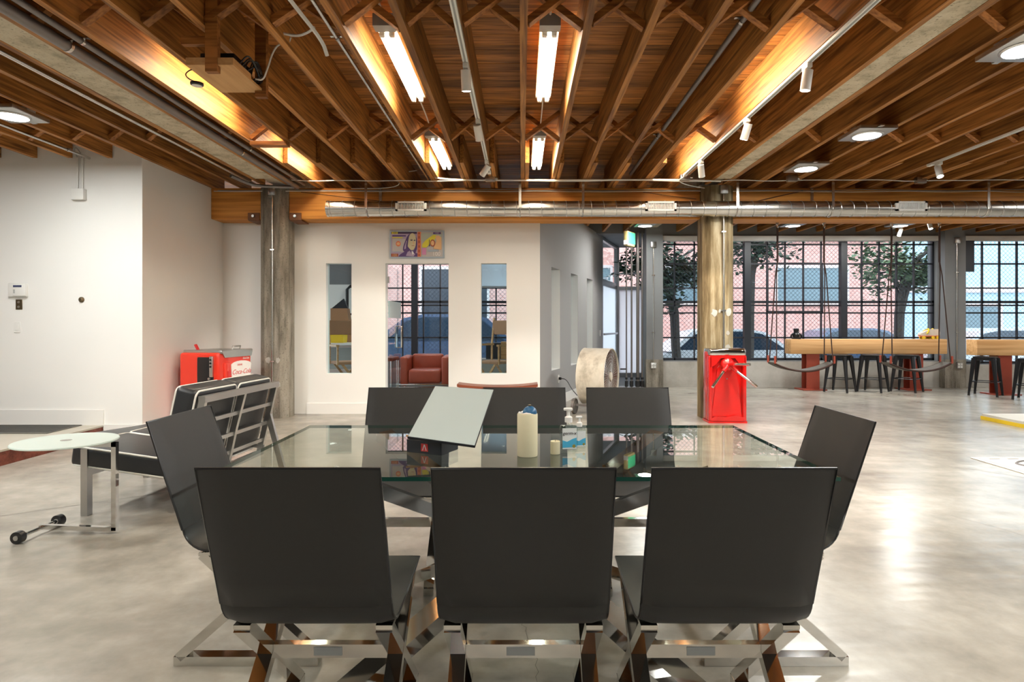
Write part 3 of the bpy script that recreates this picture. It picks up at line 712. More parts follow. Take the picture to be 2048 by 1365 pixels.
cable('dark cable drooping on the girder near the grey column', [(-2.9, 8.09, 2.97), (-2.3, 8.09, 2.90), (-1.2, 8.09, 2.78)], .004, 'rope')
cable('dark cable drooping on the girder near the right track', [(1.6, 8.09, 2.97), (2.1, 8.09, 2.90), (2.3, 8.09, 2.88)], .004, 'rope')
cable('brown cable slanting across the girder above the first swing', [(2.9, 8.09, 2.80), (3.3, 8.09, 2.90), (3.7, 8.09, 2.985)], .005, 'rope')
cable('short white cable rising from girder between dark joists', [(-2.2, 7.95, 2.985), (-1.62, 7.95, 2.99), (-1.55, 7.95, 3.1), (-1.50, 7.95, 3.2), (-1.35, 7.95, 3.22)], .006)
cable('white cable looping up to the end of the right track', [(1.95, 7.3, 3.0), (1.9, 7.5, 2.98), (2.05, 7.6, 2.95), (2.35, 7.9, 2.98)], .006)
for x, y, z, lb in ((-.38, 7.5, 3.02, 'grey junction box at the end of the centre light track'), (3.32, 7.55, 3.03, 'grey junction box under joists right of the stained column'), (4.93, 7.6, 3.02, 'grey junction box near the lone track spotlight'), (1.98, 7.45, 3.02, 'white junction box where the right track ends')):
    t = T('junction_box', lb, 'junction box', (x, y, z)); MB().rbox(x-.06, x+.06, y-.035, y+.035, z-.05, z+.03, .008, 2).build('cover', 'brushed_steel', t, 40, True)
    MB().cyl((x+.06, y, z-.01), (x+.09, y, z-.01), .012, n=8).build('connector', 'galvanised', t, 40, True)
# pipes beside the left concrete beam
for x, z, r, m, lb in ((-2.88, 3.0, .036, 'pipe_metal', 'thick dark steel pipe running beside the left concrete beam'), (-2.79, 3.03, .02, 'pipe_metal', 'slim dark steel pipe next to the thick one'),
                      (-3.40, 3.015, .017, 'galvanised', 'slim grey conduit along the left edge of the concrete beam'), (-4.65, 3.02, .014, 'galvanised', 'slim conduit under the joists leading to the white wall box'),
                      (1.40, 3.16, .02, 'pipe_metal', 'grey pipe between joists right of centre'), (-1.17, 3.05, .012, 'galvanised', 'white conduit along the joist beside the left tube light')):
    y1 = 6.62 if x < -4 else 7.9
    t = T('ceiling_pipe', lb, 'pipe', (x, 4, z)); MB().cyl((x, -1, z), (x, y1, z), r, n=12).build('pipe', m, t, 40, True)
    for yy in (3.9, 6.3): MB().box(x-r-.03, x+r+.03, yy-.012, yy+.012, z+r-.004, z+r+.003).cyl((x, yy-.012, z), (x, yy+.012, z), r+.004, n=12).build('clamp', 'galvanised', t, None, True)
cable('bent black drain pipe under the end of the left concrete beam', [(-3.5, 7.4, 3.02), (-3.42, 7.7, 2.99), (-3.3, 7.8, 2.98), (-2.9, 7.85, 2.98)], .022, 'pipe_metal')
# fluorescent fixtures
def tube_fixture(label, x, y0, z, vis=True):
    t = T('tube_light', label, 'tube light', (x, y0+.61, z), group='twin tube lights between the joists')
    MB().rbox(x-.065, x+.065, y0-.02, y0+1.24, z+.03, z+.085, .006, 2).build('housing', 'white_plastic', t, 40, True)
    for s in (-1, 1):
        MB().cyl((x+s*.032, y0+.03, z+.006), (x+s*.032, y0+1.19, z+.006), .018, n=12).build('tube', 'tube_glow', t, 40, True)
        for yy in (y0, y0+1.19): MB().rbox(x+s*.032-.018, x+s*.032+.018, yy-.005, yy+.03, z-.012, z+.03, .004, 1).build('socket', 'white_plastic', t, 40, True)
    MB().box(x-.068, x+.068, y0-.11, y0-.02, z+.005, z+.085).build('end_cap', 'sticker_grey', t, None, True)
    for yy in (y0+.1, y0+1.1): MB().cyl((x, yy, z+.085), (x, yy, ZD), .004, n=6).build('hanger', 'galvanised', t, None, True)
tube_fixture('lit twin tube light, nearer one left of the centre track', -.89, 4.06, 3.15)
tube_fixture('lit twin tube light, nearer one beside the centre joist', .185, 4.06, 3.15)
tube_fixture('lit twin tube light, farther one left of the centre track', -.92, 6.38, 3.15)
tube_fixture('lit twin tube light, farther one beside the centre joist', .185, 6.38, 3.15)
tube_fixture('twin tube light half hidden above the projector shelf', -2.43, 4.5, 3.20)
tube_fixture('twin tube light hidden behind dark joists beyond the projector shelf', -2.43, 6.5, 3.20)
tube_fixture('twin tube light hidden behind joist left of the right track, nearer one', 1.66, 4.2, 3.20)
tube_fixture('twin tube light hidden behind joist left of the right track, farther one', 1.66, 6.3, 3.20)
for x in (-.89, .185, -2.43, 1.66): tube_fixture('added twin tube light, unseen above the open floor', x, .9, 3.17)  # unseen fixtures added for room light, one per tube row
cable('white cord feeding the nearer left tube light', [(-.89, 3.3, 3.3), (-.90, 3.7, 3.29), (-.89, 3.98, 3.22)], .008)
cable('white cord feeding the nearer centre tube light', [(.185, 3.5, 3.3), (.19, 3.7, 3.29), (.185, 3.98, 3.22)], .008)
cable('white cord between the left pair of tube lights', [(-.89, 5.3, 3.2), (-.9, 5.8, 3.21), (-.92, 6.3, 3.2)], .006)
cable('white cord between the centre pair of tube lights', [(.185, 5.3, 3.2), (.19, 5.8, 3.21), (.185, 6.3, 3.2)], .006)
# LED high bays
def led(label, x, y, group=None, power=1.0, rz=0.0):
    t = T('led_fixture', label, 'led light', (x, y, 2.98), rz, group=group)
    MB().rbox(-.17, .17, -.20, .20, .0, .035, .006, 2).build('plate', 'brushed_steel', t, 40)
    MB().rbox(-.05, .05, .10, .20, .05, .12, .01, 2).build('driver', 'white_plastic', t, 40)
    MB().lathe([(.125, -.012), (.135, -.004), (.135, .0), (.12, .0)], 32).build('bezel', 'brushed_steel', t, 40)
    MB().lathe([(.0, -.014), (.118, -.013), (.12, -.006)], 32).build('lens', 'led_glow', t, 40)
    for yy in (-.22, .22): MB().box(-.02, .02, yy-.03, yy+.03, .01, .022).build('tab', 'brushed_steel', t)
    lamp('AREA', 'led_light', t, (0, 0, -.02), (0, 0, 0), energy=LED_W*power, shape='DISK', size=.24, color=(1.0, 1.0, .96))
led('round led light on a square plate, nearest one in the right bay', 3.19, 3.9)
led('round led light on a square plate, middle one in the right bay', 3.19, 5.68)
led('round led light on a square plate, right bay one nearest the duct', 3.19, 6.9)
led('round led light on a square plate in the left bay', -4.27, 5.15)
led('round led light under far joists, above the first swing', 4.81, 10.9, power=.8)
led('round led light under far joists, above the second swing', 6.71, 10.9, power=.8)
led('round led light under far joists, near the entrance pipes', 2.19, 10.9, power=.7)
led('round led light inside the office', -1.7, 10.2, power=.55)
G = 'added led lights out of view'  # lamps added outside the frame to brighten the room
for x, y in ((3.19, 2.1), (3.19, .3), (3.19, -1.8), (-4.27, 3.3), (-4.27, 1.5), (-4.27, -.6), (7.1, 3.9), (7.1, 6.9), (7.1, .3), (9.8, 9.6), (-.2, -1.5)):
    led('added round led light, unseen above the open floor', x, y, G)
# tracks and spots
def track(label, x, y0, y1):
    t = T('light_track', label, 'light track', (x, (y0+y1)/2, 3.0))
    MB().box(x-.018, x+.018, y0, y1, ZJ-.022, ZJ).build('rail', 'white_plastic', t, world=True)
    MB().box(x-.006, x+.006, y0+.02, y1-.02, ZJ-.024, ZJ-.02).build('slot', 'sticker_grey', t, world=True)
    MB().rbox(x-.022, x+.022, y1-.02, y1+.06, ZJ-.03, ZJ, .004, 1).build('end_feed', 'white_plastic', t, 40, True)
track('white light track running down the ceiling left of centre', -.38, 1.0, 7.2)
track('white light track running down the ceiling beside the bright orange joist', 1.95, 1.0, 7.3)
track('white light track in the right bay with one spotlight', 4.57, 1.0, 6.85)
track('white light track over the bar tables', 6.9, 9.0, 11.4)
def spot(label, x, y, aim, power=1.0):
    t = T('track_spotlight', label, 'spotlight', (x, y, ZJ-.022))
    MB().rbox(-.018, .018, -.045, .045, -.035, 0, .004, 1).build('adapter', 'white_plastic', t, 40)
    d = Vector(aim).normalized(); piv = Vector((0, 0, -.085))
    MB().bar((0, 0, -.035), (0, 0, -.085), .014, .03).build('yoke', 'white_plastic', t)
    a = piv-d*.045; b = piv+d*.085
    MB().cyl(a, b, .034, n=20).cyl(b, b+d*.006, .034, .036, n=20).build('head', 'white_plastic', t, 40)
    MB().cyl(b+d*.003, b+d*.0075, .027, n=18).build('lens', 'spot_glow', t, 40)
    rot = d.to_track_quat('-Z', 'Y').to_euler()
    lamp('SPOT', 'spot_light', t, b+d*.02, rot, energy=SPOT_W*power*4, spot_size=math.radians(52), spot_blend=.5, shadow_soft_size=.03, color=(1.0, .92, .80))
spot('white track spotlight, nearest one on the centre track', -.38, 4.2, (.02, .25, -1))
spot('white track spotlight, second one on the centre track', -.38, 5.35, (.15, .75, -1))
spot('white track spotlight, last one on the centre track, turned toward the wall', -.38, 6.68, (-.75, .5, -.9))
spot('white track spotlight, nearest one on the right track', 1.95, 4.2, (-.1, .1, -1))
spot('white track spotlight, second one on the right track', 1.95, 5.32, (-.2, .35, -1))
spot('white track spotlight, last one on the right track, tilted away', 1.95, 6.68, (.25, .5, -.9))
spot('white track spotlight in the right bay, glaring at the viewer', 4.57, 6.74, (-.1, -.5, -1))
spot('glaring white spotlight over the second swing', 6.9, 10.4, (0, -.4, -1), .6)
spot('white spotlight turned down over the first bar table', 6.9, 11.2, (-.4, -.1, -1), .6)
spot('unseen white track spotlight above the view on the centre track', -.38, 2.4, (-.5, .9, -.8))  # unseen heads on both tracks, nearer than the visible ones, aimed into the room
spot('unseen white track spotlight above the view on the right track', 1.95, 2.4, (-.4, .9, -.8))
# projector shelf
ps = T('projector_shelf', 'wooden shelf hung on posts from the joists, carrying a projector', 'shelf', (-1.88, 3.92, 2.80))
MB().box(-2.02, -1.735, 3.70, 4.145, 2.796, 2.811).build('board', 'shelf_wood', ps, world=True)
for x, y in ((-1.865, 3.715), (-1.745, 4.13)):
    MB().box(x-.037, x+.037, y-.02, y+.02, 2.755, ZD).build('post', 'brace_wood', ps, world=True)
MB().box(-2.02, -1.735, 3.70, 3.72, 2.811, 2.84).build('lip', 'shelf_wood', ps, world=True); MB().box(-1.755, -1.735, 3.72, 3.95, 2.811, 2.84).build('lip', 'shelf_wood', ps, world=True)
MB().box(-2.06, -1.90, 3.72, 3.76, 2.93, 2.98).build('cross_batten', 'brace_wood', ps, world=True)
pj = T('projector', 'black projector lying in cables on the hanging wooden shelf', 'projector', (-1.86, 3.93, 2.812))
MB().rbox(-1.99, -1.775, 3.80, 4.06, 2.815, 2.915, .012, 2).build('body', 'black_plastic', pj, 40, True)
MB().cyl((-1.93, 3.80, 2.865), (-1.93, 3.775, 2.865), .03, n=18).build('lens', 'black_plastic', pj, 40, True)
MB().box(-1.84, -1.80, 3.795, 3.801, 2.85, 2.88).build('port_panel', 'aluminium', pj, None, True)
random.seed(11)
for i in range(6):
    a = Vector((-1.78, 3.87+.035*i, 2.87)); b = Vector((-1.74+random.uniform(-.02, .03), 3.91+.03*i, 2.94+random.uniform(-.03, .05))); c = Vector((-1.725, 4.05+random.uniform(-.1, .06), 2.83))
    cable(('black cable coil beside the projector, loop %s' % ('one two three four five six'.split()[i])), [a, b, b+Vector((.02, .05, -.05)), c, (-1.80, 4.08, 2.85)], .005, 'black_plastic')
cable('white cable looping from the projector up to the dark joist', [(-1.73, 4.0, 2.83), (-1.68, 4.0, 2.82), (-1.65, 4.0, 2.90), (-1.62, 4.0, 3.0), (-1.58, 4.0, 3.06), (-1.52, 4.0, 3.05), (-1.5, 4.0, 3.10)], .006)
cable('white conduit dangling in the dark joist bay right of the projector', [(-1.35, 3.0, 3.12), (-1.33, 3.55, 3.10), (-1.28, 3.95, 3.06), (-1.27, 4.02, 2.99)], .013)
cable('white cord sagging to the dangling conduit', [(-1.52, 3.9, 3.08), (-1.42, 3.9, 3.06), (-1.34, 3.88, 3.08), (-1.30, 3.86, 3.1)], .009)
pk = T('sensor_puck', 'small round white sensor with black rim hanging below the shelf', 'sensor', (-2.10, 3.98, 2.79))
MB().lathe([(.0, -.012), (.034, -.012), (.04, -.006), (.04, .006), (.0, .01)], 24).build('rim', 'black_plastic', pk, 40)
MB().lathe([(.0, -.015), (.031, -.0135), (.031, -.01)], 24).build('face', 'white_plastic', pk, 40)
MB().tube(smooth([(0, 0, .01), (-.05, 0, .03), (-.08, 0, .06), (-.05, 0, .09), (0, 0, .10)]), .004, 5).build('cord', 'black_plastic', pk, 60)
bw = T('loose_batten', 'short wooden batten nailed across under the dark joists', 'batten', (-2.45, 6.1, 3.0)); MB().box(-2.66, -2.30, 6.02, 6.12, 2.99, 3.028).build('batten', 'brace_wood', bw, world=True)
MB().cyl((-2.6, 6.07, 2.99), (-2.6, 6.07, 2.985), .006, n=6).build('nail', 'pipe_metal', bw, world=True)
# ================================================================ DINING GROUP
CH = T('dining_chair', 'x', 'chair', (0.005, 1.665, 0), group='leather dining chairs round the glass table')
def chair_profile():
    pts = [(-.150, .886), (-.095, .72), (-.045, .57), (-.022, .50)]
    # bend
    c = (.062, .515); r = .082
    for i in range(8):
        a = math.radians(190+i*11.5); pts.append((c[0]+r*math.cos(a), c[1]+r*math.sin(a)))
    pts += [(.15, .437), (.28, .446), (.42, .458)]
    return pts
prof = chair_profile()
def offset(pts, d):
    out = []
    for i, p in enumerate(pts):
        a = Vector(pts[max(i-1, 0)]); b = Vector(pts[min(i+1, len(pts)-1)]); t = (b-a).normalized(); n = Vector((-t.y, t.x)); out.append((p[0]+n.x*d, p[1]+n.y*d))
    return out
HWc = .225
def chair_shell(inner, outer):
    """outer side dips a little in the middle of the panel: thick padded shell"""
    mb = MB(); nx = 12; xs = [-HWc+2*HWc*i/nx for i in range(nx+1)]; n = len(inner)
    O = []; I = []
    for x in xs:
        k_ = (x/HWc)**2; bulge = .012*(1-k_*k_); ed = 1-max(0, abs(x)/HWc-.9)/.1*.75
        for j, (p, q) in enumerate(zip(inner, outer)):
            m = ((p[0]+q[0])/2, (p[1]+q[1])/2); h = ((q[0]-p[0])/2, (q[1]-p[1])/2); e2 = .25 if j in (0, n-1) else 1.0
            f = ed*e2*(1+bulge*18)
            O.append((x, m[0]+h[0]*f, m[1]+h[1]*f)); I.append((x, m[0]-h[0]*f, m[1]-h[1]*f))
    vs = O+I; N0 = len(O); fs = []
    for i in range(nx):
        for j in range(n-1):
            a = i*n+j; fs.append((a, a+n, a+n+1, a+1)); fs.append((N0+a, N0+a+1, N0+a+n+1, N0+a+n))
    for i in range(nx):
        for j in (0, n-1): a = i*n+j; fs.append((a, a+n, N0+a+n, N0+a))
    for i in (0, nx):
        for j in range(n-1): a = i*n+j; fs.append((a, a+1, N0+a+1, N0+a))
    return mb.add(vs, fs)
inn = prof; out_ = offset(prof, -.024)
chair_shell(inn, out_).build('shell', 'black_leather', CH, 50)
mid = offset(prof, -.012)
edge = [(-HWc-.001, p[0], p[1]) for p in reversed(mid)]+[(HWc+.001, p[0], p[1]) for p in mid]
MB().tube(edge+[(0, edge[-1][1], edge[-1][2])], .0042, 5, True).build('edge_seam', 'black_plastic', CH, 60)
for s in (-1, 1):
    x = s*.195
    fr_ = MB(); w_, h_ = .046, .032
    fr_.bar((x, -.07, .018), (x, .45, .018), w_, .034); fr_.build('floor_skid', 'chrome', CH)
    MB().bar((x, -.055, .03), (x, .385, .418), w_, h_, up=(1,0,0)).build('leg', 'chrome', CH) if False else MB().bar((x, -.055, .03), (x, .385, .418), h_ if False else w_, h_).build('leg', 'chrome', CH)
    MB().bar((x, .435, .03), (x, .03, .402), w_*.98, h_).build('leg', 'chrome', CH)
    MB().bar((x, .02, .404), (x, .39, .428), w_, .012).build('seat_rail', 'chrome', CH)
    for yy in (-.05, .43): MB().lathe([(.013, .036), (.011, .044), (.0, .047)], 12, (x, yy, 0)).build('bolt', 'bronze', CH, 40)
cb = MB().box(-.172, .172, .178, .205, .235, .275).build('crossbar', 'chrome', CH)
MB().box(-.05, .035, .176, .1785, .243, .268).build('maker_label', 'sticker_grey', cb)
CH['label'] = 'black leather dining chair turned away, middle of the three nearest'
GR = 'leather dining chairs round the glass table'
for x, y, rz, lb in ((-.572, 1.665, 0, 'black leather dining chair turned away, leftmost of the three nearest'), (.545, 1.665, 0, 'black leather dining chair turned away, rightmost of the three nearest'),
                     (-.617, 3.235, PI, 'black leather dining chair across the table, partly behind the tilted board'), (.015, 3.235, PI, 'black leather dining chair across the table behind the pillar candle'), (.584, 3.235, PI, 'black leather dining chair across the table in front of the drum fan'),
                     (-1.185, 2.435, -PI/2, 'black leather dining chair at the table end beside the chrome lounge'), (1.11, 2.435, PI/2, 'black leather dining chair at the table end on the open floor side')):
    dup(CH, (x, y, 0), rz, lb, GR)
# table
tb = T('dining_table', 'large rectangular glass dining table on crossed chrome legs', 'table', (0, 2.41, 0))
g = MB(); TX, TY0, TY1, TZ = .997, 1.92, 2.90, .758
g.add([(-TX,TY0,TZ),(TX,TY0,TZ),(TX,TY1,TZ),(-TX,TY1,TZ),(-TX,TY0,TZ-.013),(TX,TY0,TZ-.013),(TX,TY1,TZ-.013),(-TX,TY1,TZ-.013)], [(0,1,2,3)])
g.mi = 1; g.f += [[0,4,5,1],[1,5,6,2],[2,6,7,3],[3,7,4,0]]; g.m += [1]*4
g.mi = 0; g.f.append([7,6,5,4]); g.m.append(0)
g.build('glass_top', ['table_glass', 'glass_edge'], tb, world=True)
hub = Vector((0, 2.41, .385))
for sx in (-1, 1):
    for sy in (-1, 1):
        up = Vector((sx*.62, 2.41+sy*.36, .735)); dn = Vector((sx*.60, 2.41+sy*.46, .022))
        mb = MB().bar(hub, up, .085, .045); mb.build('upper_arm', 'chrome', tb, world=True)
        MB().bar(hub, dn, .10, .05).build('leg', 'chrome', tb, world=True)
        MB().lathe([(.035, .735), (.035, .745), (.0, .745)], 16, (up.x, up.y, 0)).build('pad', 'chrome', tb, 40, True)
        MB().lathe([(.03, 0), (.03, .02), (.0, .02)], 14, (dn.x, dn.y, 0)).build('foot', 'black_plastic', tb, 40, True)
MB().rbox(-.07, .07, 2.34, 2.48, .34, .43, .012, 2).build('hub', 'chrome', tb, 40, True)
# tilted board, box, candles, bottles
TZ1 = TZ+.0008
bx = T('pencil_box', 'small open black box with a red square emblem, holding pencils', 'box', (-.335, 2.32, TZ1), -.42)
q = MB(); q.box(-.075, .075, -.06, .06, 0, .004)
for a, b, c, d in ((-.075, .075, -.06, -.056), (-.075, .075, .056, .06), (-.075, -.071, -.06, .06), (.071, .075, -.06, .06)): q.box(a, b, c, d, .004, .046)
q.build('tray', 'box_black', bx)
MB().box(-.012, .018, -.0612, -.06, .008, .036).build('emblem', 'sticker_red', bx)
MB().prism([(-.006, .012), (-.003, .012), (.003, .030), (.009, .012), (.012, .012), (.005, .033), (.001, .033)], -.0622, -.0612, 'y').build('emblem_mark', 'print_white', bx)
for i, (a, b) in enumerate((((-.085, -.05, .058), (.05, -.01, .03)), ((-.07, -.045, .060), (.055, .0, .035)))):
    pc = T('pencil', ('tan pencil sticking out of the black box' if i == 0 else 'second tan pencil lying in the black box'), 'pencil', (-.335, 2.32, TZ1), -.42)
    MB().cyl(a, b, .004, n=6).build('shaft', 'tan_wood', pc); MB().cyl(b, Vector(b)+(Vector(b)-Vector(a)).normalized()*.012, .004, .0008, n=6).build('tip', 'wax', pc)
bd = T('tilted_board', 'pale blue-grey square board with black edge propped up on the black box', 'board', (-.27, 2.34, .81))
BL, BR, TR_, TL = Vector((-.408, 2.20, .832)), Vector((-.164, 2.165, .806)), Vector((-.112, 2.50, .969)), Vector((-.354, 2.52, .982))
nn = (BR-BL).cross(TL-BL).normalized()
def slab(c4, off0, off1): return MB().add([p+nn*off0 for p in c4]+[p+nn*off1 for p in c4], [(0,1,2,3),(7,6,5,4),(0,4,5,1),(1,5,6,2),(2,6,7,3),(3,7,4,0)])
slab([BL, BR, TR_, TL], -.008, 0).build('backing', 'box_black', bd, world=True)
cc = (BL+BR+TR_+TL)/4
slab([cc+(p-cc)*.985 for p in (BL, BR, TR_, TL)], 0, .0012).build('face', 'board_face', bd, world=True)
MB().bar(cc-nn*.008+Vector((0, 0, -.02)), (-.30, 2.36, TZ1+.035), .012, .006).build('stand_leg', 'box_black', bd, world=True)
cd = T('pillar_candle', 'tall cream pillar candle with a blue ball on top', 'candle', (.0215, 2.23, TZ1))
MB().lathe([(.036, 0), (.037, .004), (.037, .150), (.034, .156), (.028, .150), (0, .148)], 32).build('wax_body', 'wax', cd, 40)
random.seed(9); MB().tube([(math.cos(a)*.030, math.sin(a)*.030, .154+random.uniform(-.002, .003)) for a in [2*PI*i/26 for i in range(26)]], .004, 5, True).build('ragged_rim', 'print_white', cd, 50)
bl = T('blue_ball', 'small blue round ornament resting in the top of the pillar candle', 'ornament', (.030, 2.225, TZ1+.138))
MB().lathe([(max(.026*math.sin(PI*i/14), 0), .026-.026*math.cos(PI*i/14)-.009) for i in range(15)], 24).build('ball', 'blue_ball', bl, 60)
MB().lathe([(.006, .042), (.007, .046), (.002, .048)], 12).build('cap', 'bronze', bl, 40)
sc_ = T('small_candle', 'short cream votive candle beside the sanitizer bottle', 'candle', (.124, 2.262, TZ1))
MB().lathe([(.0175, 0), (.018, .002), (.018, .046), (.015, .048), (.012, .044), (0, .044)], 24).build('wax_body', 'wax', sc_, 40); MB().cyl((0, 0, .044), (0, 0, .05), .001, n=5).build('wick', 'black_plastic', sc_)
def bottle(label, x, y, rz, s, withtext):
    t = T('sanitizer_bottle', label, 'bottle', (x, y, TZ1), rz)
    MB().rbox(-.036*s, .036*s, -.019*s, .019*s, 0, .108*s, .010*s, 3).build('body', 'clear_plastic', t, 40)
    MB().rbox(-.030*s, .030*s, -.013*s, .013*s, .006*s, .085*s, .006*s, 2).build('gel', 'clear_plastic', t, 40)
    MB().lathe([(.020*s, .104*s), (.012*s, .118*s), (.012*s, .122*s)], 20).build('shoulder', 'clear_plastic', t, 40)
    MB().lathe([(.0155*s, .120*s), (.0155*s, .140*s), (.010*s, .144*s), (.006*s, .146*s), (.0055*s, .168*s), (.0, .168*s)], 20).build('collar', 'print_white', t, 40)
    MB().rbox(-.020*s, .016*s, -.008*s, .008*s, .166*s, .178*s, .004*s, 2).build('pump_head', 'print_white', t, 40)
    lb_ = MB().box(-.029*s, .029*s, -.0206*s, -.0196*s, .014*s, .098*s).build('label', 'label_white', t)
    P = [(-.029*s, .020*s), (.029*s, .022*s), (.029*s, .060*s), (.012*s, .055*s), (-.010*s, .044*s), (-.029*s, .050*s)]
    MB().prism(P, -.0212*s, -.0206*s, 'y').build('blue_wave', 'label_blue', lb_)
    MB().lathe([(.006*s, 0), (0, .0006)], 12).mesh('dot', 'label_gold')
    MB().cyl((.018*s, -.0206*s, .026*s), (.018*s, -.0216*s, .026*s), .007*s, n=14).build('gold_dot', 'label_gold', lb_)
    if withtext: text('lettering', 'germ-x', 'box_black', lb_, (0, -.0215*s, .078*s), (PI/2, 0, 0), .019*s, shear=.2, ext=.0002)
bottle('clear hand sanitizer bottle with blue germ-x label and white pump', .176, 2.30, .12, .92, True)
bottle('second clear sanitizer bottle half hidden behind the labelled one', .222, 2.36, .25, .70, False)

# ================================================================ LOUNGE CORNER
LG = T('lounge_seat', 'low black leather two-seat lounge with white piping and chrome frame', 'lounge', (-2.42, 4.44, 0), -.066)
Y0, Y1 = -.51, .51
def cushion(parent, c, d, rot_y, bev=.03, name='cushion'):
    mtx = Matrix.Translation(c) @ Matrix.Rotation(rot_y, 4, 'Y')
    mb = MB().mark(); mb.rbox(-d[0]/2, d[0]/2, -d[1]/2, d[1]/2, -d[2]/2, d[2]/2, bev, 4); mb.xf(mtx)
    o = mb.build(name, 'lounge_leather', parent, 50)
    for s in (-1, 1):
        x1, y1, z1 = d[0]/2-bev*.3, d[1]/2-bev*.3, s*(d[2]/2-bev*.22); r = bev
        P = []
        for cx, cy, a0 in ((x1-r, y1-r, 0), (-x1+r, y1-r, 90), (-x1+r, -y1+r, 180), (x1-r, -y1+r, 270)):
            for i in range(5): a = math.radians(a0+i*22.5); P.append((cx+r*math.cos(a), cy+r*math.sin(a), z1))
        p = MB().mark(); p.tube(P, .0065, 6, True); p.xf(mtx); p.build('piping', 'white_piping', o, 60)
tilt = .12
for yc in (-.255, .255):
    cushion(LG, (-.10, yc, .345), (.72, .505, .13), tilt, .028, 'seat_cushion')
    cushion(LG, (.262, yc, .565), (.54, .505, .15), -1.351, .035, 'back_cushion')
fw = .042
for yy in (Y0+.02, Y1-.02):
    MB().bar((-.36, yy, 0), (-.36, yy, .43), .045, .045).build('front_leg', 'brushed_steel', LG)
    MB().bar((-.36, yy, .335), (.34, yy, .255), .02, .03).build('side_rail', 'brushed_steel', LG)
    MB().bar((.295, yy, .20), (.425, yy, .755), .03, fw).build('back_post', 'brushed_steel', LG)
    MB().bar((.37, yy, .52), (.51, yy, 0), .03, fw).build('rear_leg', 'brushed_steel', LG)
MB().bar((.36, 0, .5), (.428, 0, .755), .03, fw).bar((.295, 0, .2), (.36, 0, .5), .03, fw).build('back_post', 'brushed_steel', LG)
MB().bar((.425, Y0, .755), (.425, Y1, .755), .045, .042).build('top_rail', 'brushed_steel', LG)
for z in (.60, .45, .315): MB().bar((.295+(z-.2)*.222, Y0, z), (.295+(z-.2)*.222, Y1, z), .02, .026).build('cross_rail', 'brushed_steel', LG)
MB().bar((.30, Y0, .21), (.30, Y1, .21), .04, .036).build('bottom_rail', 'brushed_steel', LG)
MB().bar((-.36, Y0, .27), (-.36, Y1, .27), .02, .036).build('front_rail', 'brushed_steel', LG)
OT = T('ottoman', 'low black leather ottoman beyond the lounge with chrome corner legs', 'ottoman', (-3.22, 5.33, 0), -.42)
MB().rbox(-.36, .36, -.29, .29, .21, .315, .03, 4).build('seat_cushion', 'lounge_leather', OT, 50)
for sx in (-1, 1):
    for sy in (-1, 1): MB().bar((sx*.34, sy*.26, 0), (sx*.34, sy*.26, .30), .04, .04).build('leg', 'brushed_steel', OT)
for sy in (-1, 1): MB().bar((-.34, sy*.26, .19), (.34, sy*.26, .19), .02, .03).build('rail', 'brushed_steel', OT)
# frosted side table
SD = T('side_table', 'round frosted glass side table on a wheeled chrome C-frame', 'side table', (-2.62, 3.62, 0))
MB().lathe([(0, .540), (.262, .540), (.265, .543), (.265, .548), (.262, .551), (0, .551)], 48, (-2.68, 3.62, 0)).build('glass_top', 'frost', SD, 40, True)
r_ = .014
MB().bar((-2.40, 3.63, .018), (-2.40, 3.63, .538), .028, .028).build('post', 'chrome', SD, world=True)
MB().bar((-2.386, 3.63, .525), (-2.82, 3.63, .525), .028, .026).build('arm', 'chrome', SD, world=True)
MB().bar((-2.386, 3.63, .024), (-2.84, 3.63, .04), .028, .026).build('base_bar', 'chrome', SD, world=True)
MB().cyl((-2.83, 3.47, .035), (-2.83, 3.76, .035), .011, n=12).build('axle', 'chrome', SD, 40, True)
for yy in (3.46, 3.76):
    wv_ = MB().cyl((-2.83, yy-.018, .035), (-2.83, yy+.018, .035), .034, n=20).build('wheel', 'black_plastic', SD, 40, True)
    MB().cyl((-2.83, yy-.022, .035), (-2.83, yy+.022, .035), .014, n=12).build('hub', 'brushed_steel', wv_, 40, True)
MB().lathe([(.03, .536), (.03, .552), (0, .553)], 16, (-2.68, 3.62, 0)).build('mount', 'chrome', SD, 40, True)
# drinks cooler
CO = T('drinks_cooler', 'red vintage drinks cooler with white script sign and steel lid', 'cooler', (-3.5, 7.1, 0), math.atan2(.188, -.982)-PI+0)
CO.matrix_basis = Matrix.Translation((-3.5, 7.1, 0)) @ Matrix.Rotation(math.atan2(-.188, .982), 4, 'Z')
# local: -x runs along the dark-panelled side, +y along the sign side
MB().rbox(-.52, 0, 0, .62, .05, .90, .035, 3).build('body', 'cooler_red', CO, 40)
MB().rbox(-.51, -.01, .01, .61, 0, .06, .01, 1).build('plinth', 'black_plastic', CO, 40)
ld = MB().rbox(-.50, .012, .04, .63, .885, .928, .012, 2).build('lid', 'brushed_steel', CO, 40)
MB().prism([(.05, .905), (.62, .905), (.60, .84), (.10, .84)], .0, .014, 'x').build('lid_apron', 'brushed_steel', CO)
MB().tube([(-.06, .33, .925), (-.05, .33, .965), (-.05, .47, .965), (-.06, .47, .925)], .010, 6).build('lid_handle', 'brushed_steel', ld, 60)
MB().bar((-.38, .15, .92), (-.42, .15, .99), .03, .02).build('opener_lever', 'print_red', CO)
pn = MB().rbox(-.275, -.06, -.016, .02, .30, .85, .02, 3).build('coin_panel', 'black_plastic', CO, 40)
MB().rbox(-.10, -.06, -.028, .01, .62, .86, .006, 2).build('coin_plate', 'brushed_steel', CO, 40)
for z in (.82, .78, .74): MB().cyl((-.08, -.028, z), (-.08, -.034, z), .012, n=12).build('coin_slot', 'black_plastic', CO, 40)
